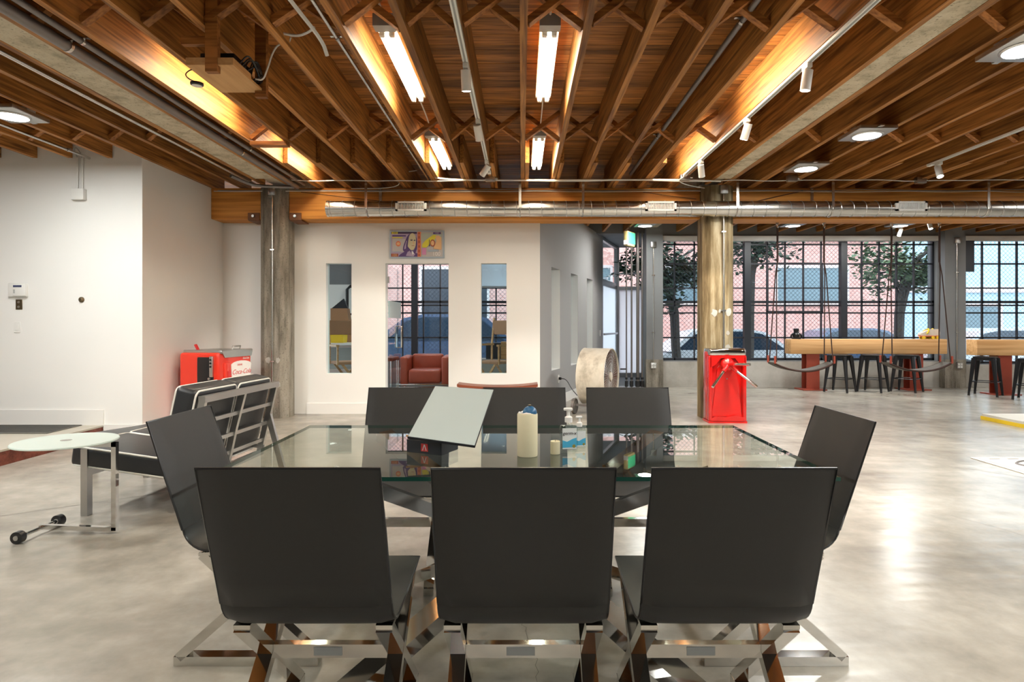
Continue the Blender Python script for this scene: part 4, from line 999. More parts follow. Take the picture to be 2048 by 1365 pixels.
MB().cyl((-.105, -.016, .60), (-.105, -.03, .60), .014, n=14).build('lock', 'brushed_steel', CO, 40)
MB().rbox(-.092, -.068, -.03, -.014, .46, .56, .008, 2).build('return_cup', 'brushed_steel', CO, 40)
MB().rbox(-.03, .02, .09, .21, .25, .78, .02, 3).build('chute', 'cooler_red', CO, 40)
MB().box(.018, .024, .14, .19, .56, .68).build('chute_mouth', 'print_red', CO)
P = [(.225, .36), (.60, .36), (.585, .5), (.59, .68), (.60, .745)]+[(.41+.19*math.cos(a), .74+.05*math.sin(a)) for a in [PI*i/8 for i in range(1, 8)]]+[(.22, .745), (.235, .55)]
MB().prism(P, .0, .008, 'x').build('sign', 'print_white', CO)
text('sign_lettering', 'Coca-Cola', 'print_red', CO, (.009, .41, .655), (PI/2, 0, PI/2), .082, shear=.45)
text('sign_lettering', 'DRINK', 'print_red', CO, (.009, .38, .74), (PI/2, 0, PI/2), .032)
text('sign_lettering', 'Coca-Cola', 'print_white', CO, (.004, .50, .815), (PI/2, 0, PI/2), .028, shear=.4)
# items on the left wall
def wthing(name, label, cat, x, z): return T(name, label, cat, (x, 6.65, z))
t = wthing('alarm_keypad', 'white alarm keypad with small dark display on the left wall', 'keypad', -5.43, 1.6)
MB().rbox(-.10, .10, -.03, 0, -.075, .075, .008, 2).build('housing', 'white_plastic', t, 40); MB().rbox(-.04, .10, -.045, -.028, -.065, .07, .006, 2).build('cover', 'white_plastic', t, 40)
MB().box(-.03, .06, -.047, -.045, .03, .052).build('display', 'lcd', t)
for i in range(3): MB().box(-.028, -.012, -.047, -.045, -.005-.014*i, .004-.014*i).build('button', 'sticker_grey', t)
t = wthing('bronze_plate', 'bronze switch plate directly under the alarm keypad', 'switch', -5.43, 1.445)
MB().rbox(-.036, .036, -.008, 0, -.055, .055, .003, 1).build('plate', 'bronze', t, 40)
for z in (-.025, .025): MB().cyl((0, -.008, z), (0, -.014, z), .012, n=12).build('button', 'brushed_steel', t, 40)
t = wthing('light_switch', 'white rocker light switch on the left wall below the bronze plate', 'switch', -5.45, 1.20)
MB().rbox(-.035, .035, -.008, 0, -.06, .06, .003, 1).build('plate', 'white_plastic', t, 40); MB().rbox(-.018, .018, -.012, -.006, -.035, .035, .003, 1).build('rocker', 'white_plastic', t, 40)
t = wthing('bronze_rosette', 'round bronze wall rosette alone on the white left wall', 'rosette', -4.755, 1.497)
MB().mark().lathe([(.03, 0), (.03, .01), (.022, .02), (.012, .024), (0, .02)], 20).xf(Matrix.Rotation(PI/2, 4, 'X')).build('rose', 'bronze', t, 40)
MB().cyl((0, -.02, 0), (0, -.034, 0), .01, n=12).build('stud', 'bronze', t, 40)
t = wthing('wall_box', 'white square junction box high on the left wall with two conduits', 'junction box', -4.765, 2.63)
MB().rbox(-.068, .068, -.06, 0, -.06, .06, .006, 2).build('box', 'white_plastic', t, 40)
for dx in (-.022, .03): MB().cyl((dx, -.02, .06), (dx, -.02, .40), .011, n=10).build('conduit', 'white_plastic', t, 40)
MB().tube(smooth([(-.022, -.02, .40), (-.03, -.06, .46), (.0, -.08, .50), (.03, -.04, .44), (.03, -.02, .38)]), .006, 5).build('cord_loop', 'sticker_grey', t, 60)
t = T('door_mat', 'grey striped floor mat on the raised slab by the left wall', 'mat', (-5.4, 6.35, .142))
MB().rbox(-6.4, -4.72, 6.12, 6.61, .1425, .152, .004, 1).build('mat', 'mat_grey', t, 40, True)
for i in range(9): MB().box(-6.39, -4.73, 6.15+i*.05, 6.175+i*.05, .152, .1545).build('stripe', 'mat_dark', t, None, True)
# ================================================================ OFFICE
dg = T('door_2', 'frameless glass office door standing open inward with a steel pull handle', 'door', (-1.86, 8.6, 0), kind='structure')
MB().box(-1.862, -1.85, 8.60, 9.43, .01, 2.05).build('leaf', 'door_glass', dg, world=True)
MB().box(-1.864, -1.848, 8.60, 9.43, 1.32, 1.56).build('frosted_band', 'frost', dg, world=True)
hb = MB()
for s in (-1, 1):
    x = -1.856+s*.045
    hb.tube([(-1.856, 9.28, 1.20), (x, 9.28, 1.20), (x, 9.28, .88), (-1.856, 9.28, .88)], .011, 8)
hb.build('pull_handle', 'chrome', dg, 40, True)
for z in (1.85, .25): MB().box(-1.872, -1.84, 8.56, 8.66, z-.045, z+.045).build('hinge', 'chrome', dg, world=True)
# banknote picture
pb = T('banknote_picture', 'colourful hundred-dollar banknote picture hung over the office doorway', 'picture', (-1.4325, WY, 2.326))
PW, PH = .374, .189
MB().box(-PW, PW, -.03, 0, -PH, PH).build('panel', 'note_blue', pb)
lay = [.0301]
def art(poly, mat, name='print'):
    lay[0] += .00035
    MB().prism([(PW*2*(u-.5), PH*2*(v-.5)) for u, v in poly], -lay[0], -.0299, 'y').build(name, mat, pb)
def rect(a, b, c, d): return [(a, c), (b, c), (b, d), (a, d)]
def ell(cx, cy, rx, ry, n=18): return [(cx+rx*math.cos(2*PI*i/n), cy+ry*math.sin(2*PI*i/n)) for i in range(n)]
art(rect(.03, .97, .05, .95), 'note_paper'); art(rect(.03, .52, .05, .95), 'note_lilac'); art(rect(.05, .30, .22, .70), 'note_paper')
art(rect(.03, .50, .88, .95), 'note_dark'); art(rect(.04, .15, .87, .95), 'note_yellow'); art(rect(.05, .30, .78, .83), 'note_purple'); art(rect(.05, .24, .72, .76), 'note_yellow')
art(ell(.16, .52, .045, .10), 'note_orange'); art(ell(.16, .52, .03, .05), 'note_peach')
art(rect(.05, .20, .22, .25), 'note_blue'); art(rect(.03, .16, .05, .16), 'note_rust')
art([(.16, .05), (.20, .14), (.28, .24), (.46, .20), (.52, .16), (.52, .05)], 'note_purple'); art([(.30, .08), (.33, .22), (.42, .28), (.47, .14), (.44, .06)], 'note_lilac')
art([(.245, .30), (.25, .40), (.265, .50), (.28, .58), (.30, .68), (.325, .78), (.355, .86), (.39, .88), (.40, .60), (.385, .34), (.35, .24), (.30, .22), (.26, .24)], 'note_purple')
art([(.27, .32), (.275, .42), (.295, .54), (.31, .64), (.32, .62), (.305, .48), (.30, .34)], 'note_lilac')
art([(.46, .80), (.49, .74), (.502, .62), (.505, .46), (.50, .32), (.48, .26), (.45, .34)], 'note_purple')
art([(.335, .42), (.34, .56), (.348, .68), (.358, .78), (.375, .855), (.40, .895), (.43, .90), (.455, .87), (.474, .80), (.484, .70), (.485, .58), (.478, .45), (.46, .35), (.435, .29), (.41, .285), (.37, .33)], 'note_skin')
art([(.35, .34), (.40, .26), (.44, .27), (.475, .36), (.49, .28), (.47, .16), (.40, .18)], 'note_purple')
art([(.40, .24), (.43, .25), (.45, .16), (.42, .12)], 'print_white')
art([(.375, .66), (.395, .685), (.425, .67), (.425, .66), (.395, .67)], 'note_dark'); art([(.445, .665), (.46, .68), (.48, .66), (.46, .667)], 'note_dark')
art(rect(.385, .42, .625, .655), 'note_dark'); art(rect(.445, .475, .62, .65), 'note_dark'); art([(.43, .60), (.445, .60), (.455, .51), (.435, .50)], 'note_peach'); art(rect(.405, .455, .44, .455), 'note_rust')
art(rect(.515, .575, .05, .95), 'note_orange'); art(rect(.525, .56, .08, .92), 'note_rust')
for i in range(5): art(ell(.5425, .17+i*.165, .012, .045, 10), 'note_orange')
art(rect(.575, .96, .62, .90), 'note_green')
art([(.60, .38), (.68, .38), (.74, .52), (.84, .70), (.86, .84), (.80, .84), (.66, .64), (.60, .50)], 'note_yellow')
art([(.80, .34), (.95, .30), (.95, .74), (.90, .82), (.84, .80), (.86, .60)], 'note_peach'); art(ell(.79, .54, .045, .13), 'note_rust'); art(ell(.79, .54, .03, .09), 'note_peach'); art(rect(.725, .735, .42, .66), 'note_dark')
art(rect(.595, .67, .12, .36), 'note_pink'); art(rect(.70, .90, .23, .30), 'note_blue'); art(rect(.80, .94, .86, .93), 'note_purple')
lay[0] += .0006
def note_text(b, u, v, s, m): text('lettering', b, m, pb, (PW*2*(u-.5), -lay[0], PH*2*(v-.5)), (PI/2, 0, 0), s, ext=.0003)
note_text('100', .86, .14, .075, 'print_white'); note_text('100', .095, .10, .045, 'note_peach'); note_text('100', .095, .91, .04, 'note_dark'); note_text('100', .87, .895, .035, 'note_lilac')
# armchair
def armchair(label, x, y, rz):
    t = T('armchair', label, 'armchair', (x, y, 0), rz)
    MB().rbox(-.28, .28, -.34, .24, .22, .46, .05, 4).build('seat_cushion', 'red_leather', t, 50)
    MB().rbox(-.28, .28, .22, .38, .24, .70, .05, 4).build('back_cushion', 'red_leather', t, 50)
    for s in (-1, 1):
        MB().rbox(min(s*.28, s*.42), max(s*.28, s*.42), -.34, .38, .18, .68, .045, 4).build('arm_cushion', 'red_leather', t, 50)
        MB().tube([(s*.435, -.36, 0), (s*.435, -.36, .62)], .012, 8).build('leg', 'chrome', t, 40); MB().tube([(s*.435, .39, 0), (s*.435, .39, .62)], .012, 8).build('leg', 'chrome', t, 40)
        MB().tube([(s*.435, -.36, .61), (s*.435, .39, .61)], .012, 8).build('side_tube', 'chrome', t, 40)
    for z in (.16, .21): MB().tube([(-.435, -.36, z), (.435, -.36, z)], .012, 8).build('front_tube', 'chrome', t, 40)
    MB().tube([(-.435, .39, .4), (.435, .39, .4)], .012, 8).build('rear_tube', 'chrome', t, 40)
armchair('red leather armchair with chrome tube frame inside the office', -1.66, 10.75, .05)
t = T('coffee_table', 'dark low table with chrome legs seen through the open glass door', 'table', (-2.4, 10.7, 0))
MB().rbox(-2.68, -2.18, 10.4, 10.95, .60, .66, .008, 2).build('top', 'red_wood', t, 40, True)
for x in (-2.65, -2.21):
    for y in (10.43, 10.92): MB().cyl((x, y, 0), (x, y, .60), .014, n=10).build('leg', 'chrome', t, 40, True)
# director chairs
def director(label, x, y, rz):
    t = T('director_chair', label, 'chair', (x, y, 0), rz)
    for s in (-1, 1):
        MB().bar((s*.26, -.22, 0), (s*.26, .22, 0.0+.03), .03, .03).build('foot_bar', 'tan_wood', t)
        MB().bar((s*.26, -.2, .02), (-s*.2, -.2, .46), .03, .02, up=(0,1,0)).build('cross_leg', 'tan_wood', t); MB().bar((s*.26, .2, .02), (-s*.2, .2, .46), .03, .02, up=(0,1,0)).build('cross_leg', 'tan_wood', t)
        MB().bar((s*.27, -.24, .66), (s*.27, .24, .66), .05, .022).build('armrest', 'tan_wood', t)
        for yy in (-.2, .2): MB().bar((s*.26, yy, .44), (s*.26, yy, .66), .025, .025).build('arm_post', 'tan_wood', t)
        MB().bar((s*.26, .2, .66), (s*.26, .26, .98), .03, .022).build('back_post', 'tan_wood', t)
    MB().rbox(-.25, .25, -.22, .22, .445, .475, .008, 2).build('canvas_seat', 'cardboard', t, 40)
    MB().rbox(-.27, .27, .225, .245, .78, .95, .006, 1).build('canvas_back', 'cardboard', t, 40)
    for ch in t.children:
        for v in ch.data.vertices: v.co.z *= 1.36
director('wooden folding chair inside the office behind the first slot window', -2.72, 9.75, .6)
director('wooden folding chair inside the office behind the slot right of the doorway', -.42, 9.85, -.7)
ds = T('office_desk', 'pale office desk holding a yellow bin behind the first slot window', 'desk', (-3.1, 11.0, 0))
MB().rbox(-3.6, -2.85, 10.7, 11.3, .86, .90, .006, 1).build('top', 'white_trim', ds, 40, True); MB().box(-3.58, -2.88, 10.75, 11.25, 0.02, .86).build('cabinet', 'far_trim', ds, None, True); MB().box(-3.55, -2.9, 10.735, 10.75, .45, .82).build('drawer', 'sticker_grey', ds, None, True)
yb = T('yellow_bin', 'bright yellow plastic bin on the office desk', 'bin', (-3.25, 10.95, .90))
MB().add([(-.15,-.12,0),(.11,-.12,0),(.11,.12,0),(-.15,.12,0),(-.17,-.14,.26),(.12,-.14,.26),(.12,.14,.26),(-.17,.14,.26)], [(0,3,2,1),(4,5,6,7),(0,1,5,4),(1,2,6,5),(2,3,7,6),(3,0,4,7)]).build('tub', 'yellow', yb)
MB().box(-.175, .125, -.147, .147, .24, .265).build('rim', 'yellow', yb)
cbx = T('cardboard_wedge', 'brown cardboard box leaning behind the yellow bin', 'box', (-3.3, 11.35, .90))
MB().prism([(-.2, 0), (.2, 0), (.1, .62), (-.2, .62)], -.08, .1, 'y').build('box', 'cardboard', cbx); MB().prism([(-.2, .62), (.1, .62), (.02, .80)], -.02, .04, 'y').build('dark_flap', 'box_black', cbx)
dp = T('wall_pipe', 'black pipe with valve wheels against the office side pier', 'pipe', (-3.35, 11.8, 1.0))
MB().tube([(-3.36, 11.85, .1), (-3.36, 11.85, 1.9), (-3.30, 11.85, 1.96), (-2.6, 11.85, 1.96)], .03, 8).build('pipe', 'dark_pipe', dp, 40, True)
for x, z in ((-3.15, 1.42), (-3.05, 1.42)): MB().cyl((-3.36, 11.83, z), (x, 11.83, z), .018, n=8).cyl((x-.02, 11.83, z), (x+.02, 11.83, z), .055, n=14).build('valve', 'dark_pipe', dp, 40, True)
for x in (-3.25, -3.0): MB().cyl((x, 11.9, 1.96), (x, 11.9, 3.0), .035, n=10).build('riser', 'dark_pipe', dp, 40, True)
ob = T('desk_boxes', 'dark box and tan carton on a stand behind the slot right of the doorway', 'carton', (-.3, 10.9, 0))
MB().box(-.72, -.2, 10.7, 11.1, 0, .62).build('stand', 'sticker_grey', ob, None, True); MB().box(-.62, -.34, 10.75, 11.05, .62, .90).build('dark_box', 'box_black', ob, None, True); MB().box(-.36, -.2, 10.72, 11.0, .62, .92).build('carton', 'tan_wood', ob, None, True)
# curved bench
bn = T('curved_bench', 'low red-brown wooden bench with upturned ends before the office wall', 'bench', (-.31, 8.05, 0))
P = []; n = 16
for i in range(n+1): u = -.52+1.04*i/n; P.append((u, .425+.035*(abs(u)/.52)**2.2))
Q = [(u, z-.045-(.0 if abs(u) < .5 else -.012)) for u, z in reversed(P)]
MB().prism(P+Q, -.15, .15, 'y').build('seat', 'red_wood', bn)
for s in (-1, 1):
    for yy in (-.1, .1): MB().bar((s*.37, yy, .40), (s*.40, yy, 0), .045, .045).build('leg', 'red_wood', bn)
    MB().bar((s*.38, -.1, .12), (s*.38, .1, .12), .03, .03).build('stretcher', 'red_wood', bn)
MB().bar((-.38, 0, .12), (.38, 0, .12), .03, .03).build('stretcher', 'red_wood', bn)
# drum fan
fn = T('drum_fan', 'big round drum fan in worn cream paint, standing on small wheels', 'fan', (1.07, 8.6, 0), -.42)
R, H2, ZC = .39, .19, .505
def ring(x, r, n=48): return [(x, r*math.cos(2*PI*i/n), ZC+r*math.sin(2*PI*i/n)) for i in range(n)]
n = 48; A = ring(-H2, R)+ring(H2, R)+ring(H2, R-.012)+ring(-H2, R-.012)
MB().add(A, [(a*n+i, a*n+(i+1) % n, ((a+1) % 4)*n+(i+1) % n, ((a+1) % 4)*n+i) for a in range(4) for i in range(n)]).build('drum', 'fan_paint', fn, 40)
for s in (-1, 1): MB().tube(ring(s*H2, R-.003, 48), .009, 5, True).build('rolled_rim', 'fan_paint', fn, 60)
for s in (-1, 1):
    gr = MB()
    for i in range(7): gr.tube(ring(s*(H2-.01), .09+i*.045, 36), .0022, 4, True)
    for i in range(48): a = 2*PI*i/48; gr.cyl((s*(H2-.012), math.cos(a)*.07, ZC+math.sin(a)*.07), (s*(H2-.012), math.cos(a)*(R-.01), ZC+math.sin(a)*(R-.01)), .0022, n=4)
    gr.build('grille', 'brushed_steel', fn, 60)
    MB().cyl((s*(H2-.02), 0, ZC), (s*(H2+.004), 0, ZC), .06, n=24).build('badge', 'fan_paint', fn, 40)
for i in range(4):
    a = i*PI/2+.3; u = Vector((0, math.cos(a), math.sin(a))); v = Vector((0, -math.sin(a), math.cos(a))); c = Vector((0, 0, ZC))
    MB().add([c+u*.06+v*.03+Vector((.04, 0, 0)), c+u*.06-v*.03-Vector((.04, 0, 0)), c+u*.36-v*.10-Vector((.05, 0, 0)), c+u*.36+v*.10+Vector((.05, 0, 0)),
              c+u*.06+v*.03+Vector((.045, 0, 0)), c+u*.06-v*.03-Vector((.035, 0, 0)), c+u*.36-v*.10-Vector((.045, 0, 0)), c+u*.36+v*.10+Vector((.055, 0, 0))],
             [(0,3,2,1),(4,5,6,7),(0,1,5,4),(1,2,6,5),(2,3,7,6),(3,0,4,7)]).build('blade', 'galvanised', fn)
A = ring(-H2+.02, R-.0125)+ring(H2-.02, R-.0125)+ring(H2-.02, R-.016)+ring(-H2+.02, R-.016)
MB().add(A, [(a*n+i, a*n+(i+1) % n, ((a+1) % 4)*n+(i+1) % n, ((a+1) % 4)*n+i) for a in range(4) for i in range(n)]).build('inner_liner', 'rust_steel', fn, 40)
MB().cyl((-.12, 0, ZC), (.08, 0, ZC), .075, n=20).build('motor', 'black_metal', fn, 40)
MB().bar((-H2-.05, -.25, .12), (H2+.05, -.25, .12), .03, .03).build('axle_bar', 'pipe_metal', fn); MB().bar((-H2+.03, .3, .05), (H2-.03, .3, .05), .03, .10).build('rear_foot', 'pipe_metal', fn)
for s in (-1, 1):
    w_ = MB().cyl((s*(H2+.07)-.02, -.25, .105), (s*(H2+.07)+.02, -.25, .105), .105, n=24).build('wheel', 'pipe_metal', fn, 40)
    MB().cyl((s*(H2+.07)-.025, -.25, .105), (s*(H2+.07)+.025, -.25, .105), .06, n=16).build('hub', 'brushed_steel', w_, 40)
def on_wall(d, z, off=-.01): return MA @ Vector((d, off, z))
t = T('wall_outlet', 'white outlet plate low on the grey angled wall with a black plug', 'outlet', on_wall(.95, .40)); 
q = MB().mark(); q.rbox(.915, .985, -.008, .0, .34, .46, .003, 1); q.xf(MA); q.build('plate', 'white_plastic', t, 40, True)
q = MB().mark(); q.rbox(.935, .965, -.05, -.008, .385, .425, .005, 2); q.xf(MA); q.build('plug', 'black_plastic', t, 40, True)
cable('black fan cord from the grey wall outlet', [on_wall(.95, .405, -.05), on_wall(.90, .40, -.14), (.72, 8.9, .30), (.79, 8.72, .22)], .006, 'black_plastic')
t = T('light_switch', 'white light switch on the grey angled wall by the entrance door', 'switch', on_wall(4.1, 1.05)); q = MB().mark(); q.rbox(4.05, 4.13, -.01, .0, .99, 1.11, .003, 1); q.xf(MA); q.build('plate', 'white_plastic', t, 40, True)
q = MB().mark(); q.box(4.075, 4.105, -.014, -.01, 1.02, 1.08); q.xf(MA); q.build('rocker', 'white_plastic', t, None, True)
# turnstile
tn = T('turnstile', 'glossy red turnstile cabinet with three chrome arms by the column', 'turnstile', (2.565, 7.70, 0))
W2 = .235; HT = .93
body = MB().rbox(-W2, W2, -.0, .20, .02, HT-.03, .03, 3).build('cabinet', 'turnstile_red', tn, 40)
# raised border round the recessed front
q = MB(); q.rbox(-W2, -W2+.045, -.06, .02, .02, HT-.09, .018, 3); q.rbox(W2-.045, W2, -.06, .02, .02, HT-.09, .018, 3); q.build('side_flange', 'turnstile_red', tn, 40)
q = MB().prism([(-W2+.01, HT-.09), (-W2+.01, HT-.24), (-.15, HT-.20), (-.09, HT-.12), (.09, HT-.12), (.15, HT-.20), (W2-.01, HT-.24), (W2-.01, HT-.09)], -.06, .01, 'y'); q.build('hood', 'turnstile_red', tn)
MB().prism([(-.115, HT-.25), (-.06, HT-.15), (.06, HT-.15), (.115, HT-.25), (.19, .08), (-.19, .08)], -.018, .002, 'y').build('arched_panel', 'turnstile_red', tn)
MB().rbox(-W2+.005, W2-.005, -.065, .20, HT-.095, HT, .028, 4).build('chrome_top', 'chrome', tn, 40)
MB().prism([(-W2+.03, .02), (W2-.03, .02), (W2-.03, .07), (.10, .10), (-.02, .075), (-.14, .085), (-W2+.03, .06)], -.06, .0, 'y').build('toe_plate', 'turnstile_red', tn)
MB().box(-W2-.005, W2+.005, -.06, .20, 0, .025).build('base', 'turnstile_red', tn)
MB().mark().lathe([(.085, 0), (.085, .03), (.06, .06), (.03, .075), (0, .078)], 28).xf(Matrix.Translation((0, -.02, HT-.20)) @ Matrix.Rotation(PI/2, 4, 'X')).build('hub', 'turnstile_red', tn, 40)
h0 = Vector((0, -.07, HT-.20))
for e in ((-.25, -.25, HT-.46), (.29, -.25, HT-.46), (.14, -.42, HT-.175)):
    d = (Vector(e)-h0); a = MB().cyl(h0, h0+d*.32, .026, n=14).build('arm_socket', 'turnstile_red', tn, 40)
    MB().cyl(h0+d*.3, Vector(e), .017, n=14).build('arm', 'chrome', tn, 40)
MB().cyl((.0, -.02, .55), (.0, -.024, .55), .008, n=10).build('lock', 'chrome', tn, 40)
# entrance pipes and exit sign
for i, (x, r) in enumerate(((2.03, .014), (2.13, .018), (2.25, .032), (2.335, .02))):
    t = T('riser_pipe', ['slim dark riser pipe, leftmost of four at the entrance', 'dark riser pipe, second from the left at the entrance', 'thick dark riser pipe, third from the left at the entrance', 'dark riser pipe nearest the grey pilaster'][i], 'pipe', (x, 11.9, 0))
    MB().cyl((x, 11.9, .0), (x, 11.9, 3.0), r, n=12).build('pipe', 'pipe_metal', t, 40, True)
    MB().cyl((x, 11.9, .02), (x, 11.9, .13), r+.018, n=12).cyl((x, 11.9, .16), (x, 11.9, .2), r+.01, n=12).build('valve_body', 'dark_pipe', t, 40, True)
    if i == 0: MB().cyl((x-.12, 11.9, .36), (x, 11.9, .36), .015, n=8).build('side_tap', 'dark_pipe', t, 40, True)
ex = T('exit_sign', 'boxy emergency exit sign with green face under the ceiling by the entrance', 'sign', (1.99, 11.3, 2.66), -.6)
MB().rbox(-.055, .035, -.16, .16, 0, .27, .02, 2).build('housing', 'exit_body', ex, 40); MB().rbox(.03, .042, -.15, .15, .04, .25, .004, 1).build('green_face', 'exit_green', ex, 40); MB().cyl((-.01, 0, .27), (-.01, 0, .38), .012, n=8).build('stem', 'galvanised', ex, 40)
MB().rbox(-.05, .04, -.165, -.155, .02, .1, .004, 1).build('lamp_head', 'white_plastic', ex, 40)

# ================================================================ BAR TABLES, STOOLS, SWINGS
def bar_table(label, x0, x1, yf, zt, peds):
    t = T('bar_table', label, 'bar table', ((x0+x1)/2, yf+.14, 0))
    MB().rbox(x0, x1, yf, yf+.27, zt-.275, zt, .012, 2).build('beam_top', 'fir_wood', t, 40, True)
    for p in peds:
        o = MB().box(p-.12, p+.12, yf+.03, yf+.05, .02, zt-.275).box(p-.12, p+.12, yf+.22, yf+.24, .02, zt-.275).box(p-.012, p+.012, yf+.05, yf+.22, .02, zt-.275).build('steel_pedestal', 'iron_oxide', t, None, True)
        MB().box(p-.22, p+.22, yf-.06, yf+.33, 0, .02).build('base_plate', 'iron_oxide', t, None, True)
bar_table('thick timber bar table on red steel pedestals with roller skates on it', 5.0, 7.91, 11.42, .950, (5.43, 7.36))
bar_table('thick timber bar table on red steel pedestals, cut by the picture edge', 7.89, 10.8, 10.65, .96, (8.40, 10.4))
SG = 'black metal stools at the timber bars'
SO = T('bar_stool', 'black metal stool, nearest the left pedestal of the first bar', 'stool', (5.80, 11.2, 0), .72, SG)
s0, s1, hz = .135, .20, .675
MB().rbox(-.155, .155, -.155, .155, hz-.03, hz, .012, 2).build('seat', 'black_metal', SO, 40)
MB().box(-.14, .14, -.14, .14, hz-.07, hz-.03).build('apron', 'black_metal', SO)
for sx in (-1, 1):
    for sy in (-1, 1):
        mb = MB(); a = (sx*s0, sy*s0, hz-.03); b = (sx*s1, sy*s1, 0)
        mb.cyl(a, b, .040, .017, n=6); mb.build('leg', 'black_metal', SO)
        MB().cyl((sx*s1*.995, sy*s1*.995, 0), (sx*s1*.98, sy*s1*.98, .03), .019, n=8).build('foot', 'black_plastic', SO)
c = s1-.02
for a, b in (((-c, -c), (c, -c)), ((c, -c), (c, c)), ((c, c), (-c, c)), ((-c, c), (-c, -c))): MB().cyl((*a, .24), (*b, .24), .008, n=6).build('footrest', 'black_metal', SO)
for x, y, rz, lb in ((6.40, 11.2, .74, 'black metal stool, middle one of three at the first bar'), (7.02, 11.2, .70, 'black metal stool, third one, nearest the skates at the first bar'),
                     (8.0, 10.6, .72, 'black metal stool, first one at the second bar'), (8.30, 10.02, .70, 'black metal stool in front of the second bar, cut by the picture edge')):
    dup(SO, (x, y, 0), rz, lb, SG)
# swings
def swing(label, hx0, hx1, sx0, sx1, y):
    t = T('swing', label, 'swing', ((hx0+hx1)/2, y, .55))
    zs, sag = .70, .105; n = 18; top = []; 
    mb = MB(); g = []
    for i in range(n+1):
        u = i/n; x = sx0+(sx1-sx0)*u; z = zs-sag*(1-(2*u-1)**2)+.0
        w_ = .13*(0.75+.25*math.sin(PI*u)); g.append((x, z, w_))
    vs = []; 
    for x, z, w_ in g: vs += [(x, y-w_, z+.012), (x, y+w_, z+.012), (x, y+w_, z-.012), (x, y-w_, z-.012)]
    fs = [(4*i+a, 4*i+(a+1) % 4, 4*(i+1)+(a+1) % 4, 4*(i+1)+a) for i in range(n) for a in range(4)]+[(3,2,1,0), tuple(range(4*n, 4*n+4))]
    MB().add(vs, fs).build('woven_seat', 'swing_mesh', t, None, True)
    for s in (-1, 1): MB().tube([(x, y+s*w_, z) for x, z, w_ in g], .014, 6).build('seat_edge', 'rope', t, 60, True)
    for hx, ex_ in ((hx0, sx0), (hx1, sx1)):
        for s in (-1, 1):
            rp = MB().tube([(ex_+(.02 if ex_ == sx0 else -.02), y+s*.12, zs+.02), (hx+(ex_-hx)*.25, y+s*.02, 1.9), (hx, y, 2.1)], .008, 6).build('rope', 'rope', t, 60, True)
            MB().cyl((ex_, y+s*.12, zs-.0), (ex_, y+s*.12, zs+.10), .014, n=8).build('knot', 'iron_oxide', t, 40, True)
        MB().tube([(hx, y, 2.08), (hx, y, 2.56)], .014, 6).build('strap', 'rope', t, 60, True)
        MB().tube([(hx, y+.022*math.cos(a), 2.575+.028*math.sin(a)) for a in [2*PI*i/12 for i in range(12)]], .007, 5, True).build('ring', 'chrome', t, 60, True)
        MB().cyl((hx, y, 2.60), (hx, y, 2.622), .02, n=10).build('anchor', 'brushed_steel', t, 40, True)
def X84(px): return (px-1043)/1230*8.42
swing('woven swing seat hanging on ropes before the left half of the bar table', X84(1555), X84(1648), X84(1543), X84(1660), 8.42)
swing('woven swing seat hanging on ropes before the right end of the bar table', X84(1783), X84(1879), X84(1771), X84(1892), 8.42)
# roller skates
def skate(label, x, y, z, rz):
    t = T('roller_skate', label, 'roller skate', (x, y, z), rz)
    P = [(-.13, .065), (.14, .065), (.15, .085), (.14, .11), (.09, .125), (.03, .15), (-.02, .175), (-.05, .185), (-.12, .185), (-.135, .12)]
    MB().prism(P, -.042, .042, 'y').build('boot', 'skate_pale', t)
    MB().box(-.13, .145, -.044, .044, .048, .066).build('sole', 'note_orange', t)
    MB().tube(smooth([(.02, -.045, .10), (.0, -.05, .15), (-.03, 0, .20), (.0, .05, .15), (.03, .045, .10)]), .016, 6).build('lace', 'yellow', t, 60)
    MB().tube(smooth([(-.05, -.046, .13), (-.02, -.06, .17), (.03, -.055, .15), (.04, -.05, .10)]), .014, 6).build('lace', 'yellow', t, 60)
    MB().prism([(-.13, .13), (-.08, .13), (-.10, .185), (-.135, .18)], -.045, -.042, 'y').build('side_stripe', 'note_pink', t)
    for wx in (-.09, .09):
        MB().cyl((wx, -.05, .028), (wx, .05, .028), .008, n=8).build('axle', 'brushed_steel', t)
        for s in (-1, 1): MB().cyl((wx, s*.05, .028), (wx, s*.022, .028), .028, n=16).build('wheel', 'yellow', t, 40)
    MB().box(-.1, .1, -.015, .015, .035, .05).build('plate', 'black_metal', t)
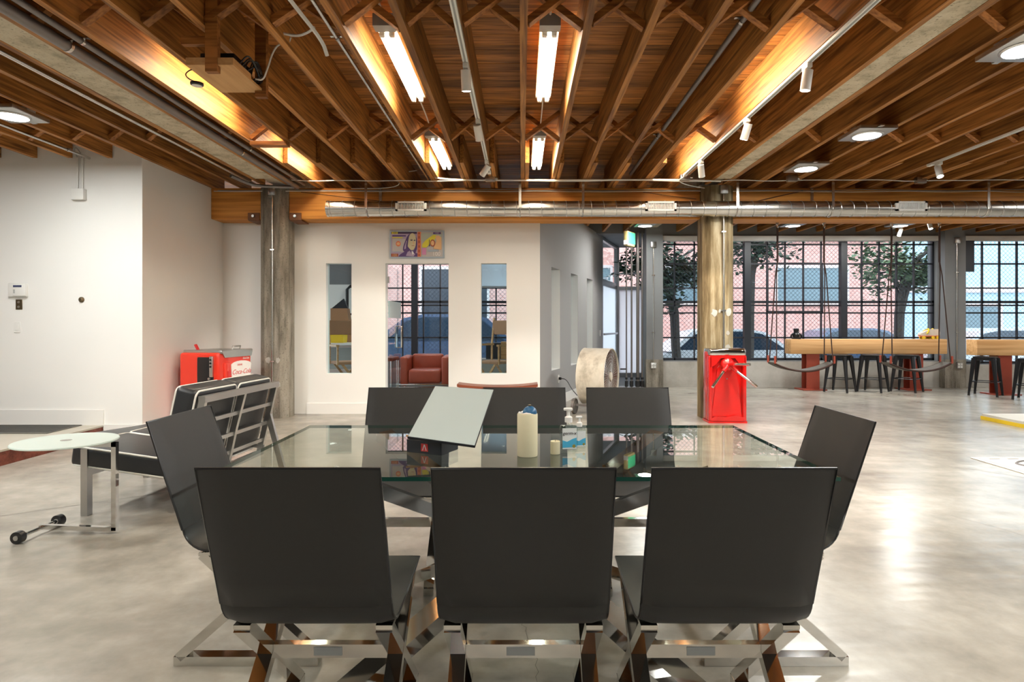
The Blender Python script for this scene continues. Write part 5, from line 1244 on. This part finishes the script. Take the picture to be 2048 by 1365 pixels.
skate('yellow-laced roller skate on the bar table, front one of the pair', 7.58, 11.50, .951, .05+PI); skate('yellow-laced roller skate on the bar table, rear one of the pair', 7.74, 11.615, .951, PI-.05)
bf = T('black_figurine', 'small black figurine standing on the end of the first bar table', 'figurine', (5.16, 11.55, .951))
MB().lathe([(.085, 0), (.085, .02), (.06, .03), (.07, .09), (.05, .12), (.045, .14), (.05, .15), (.05, .19), (.03, .20), (0, .20)], 20).build('body', 'black_plastic', bf, 40)
for s in (-1, 1): MB().tube(smooth([(s*.06, 0, .10), (s*.095, 0, .07), (s*.10, 0, .02)]), .018, 6).build('arm', 'black_plastic', bf, 60)
# floor items at right
rg = T('printed_mat', 'white printed floor mat with dark border and oval emblem', 'mat', (4.6, 5.35, 0))
MB().rbox(4.13, 5.25, 5.04, 5.66, .0005, .008, .003, 1).build('mat', 'rug_white', rg, 40, True)
q = MB(); z = .0085
for a, b, c, d in ((4.17, 5.21, 5.075, 5.085), (4.17, 5.21, 5.615, 5.625), (4.17, 4.18, 5.075, 5.625), (5.20, 5.21, 5.075, 5.625)): q.box(a, b, c, d, .008, z)
q.build('border_print', 'rug_ink', rg, None, True)
MB().tube([(4.69+.36*math.cos(a), 5.35+.17*math.sin(a), .0085) for a in [2*PI*i/40 for i in range(40)]], .012, 4, True).build('oval_print', 'rug_ink', rg, None, True)
MB().prism([(4.69+.14*math.cos(2*PI*i/20), 5.35+.10*math.sin(2*PI*i/20)) for i in range(20)], .008, .009, 'z').build('emblem_print', 'note_purple', rg, None, True)
for i in range(5): MB().box(4.25+.17*i, 4.35+.17*i, 5.58, 5.60, .008, .009).build('print_mark', 'rug_ink', rg, None, True)
pt = T('game_board', 'pale board with orange notched edge lying on the floor at the right', 'board', (6.4, 7.6, 0))
MB().box(5.95, 7.0, 7.30, 7.95, .03, .075).build('top', 'rug_white', pt, None, True); MB().box(5.94, 7.01, 7.29, 7.96, 0, .045).build('edge', 'yellow', pt, None, True)
for i in range(8): MB().cyl((6.02+.12*i, 7.288, .024), (6.02+.12*i, 7.30, .024), .016, n=8).build('notch', 'note_orange', pt, None, True)
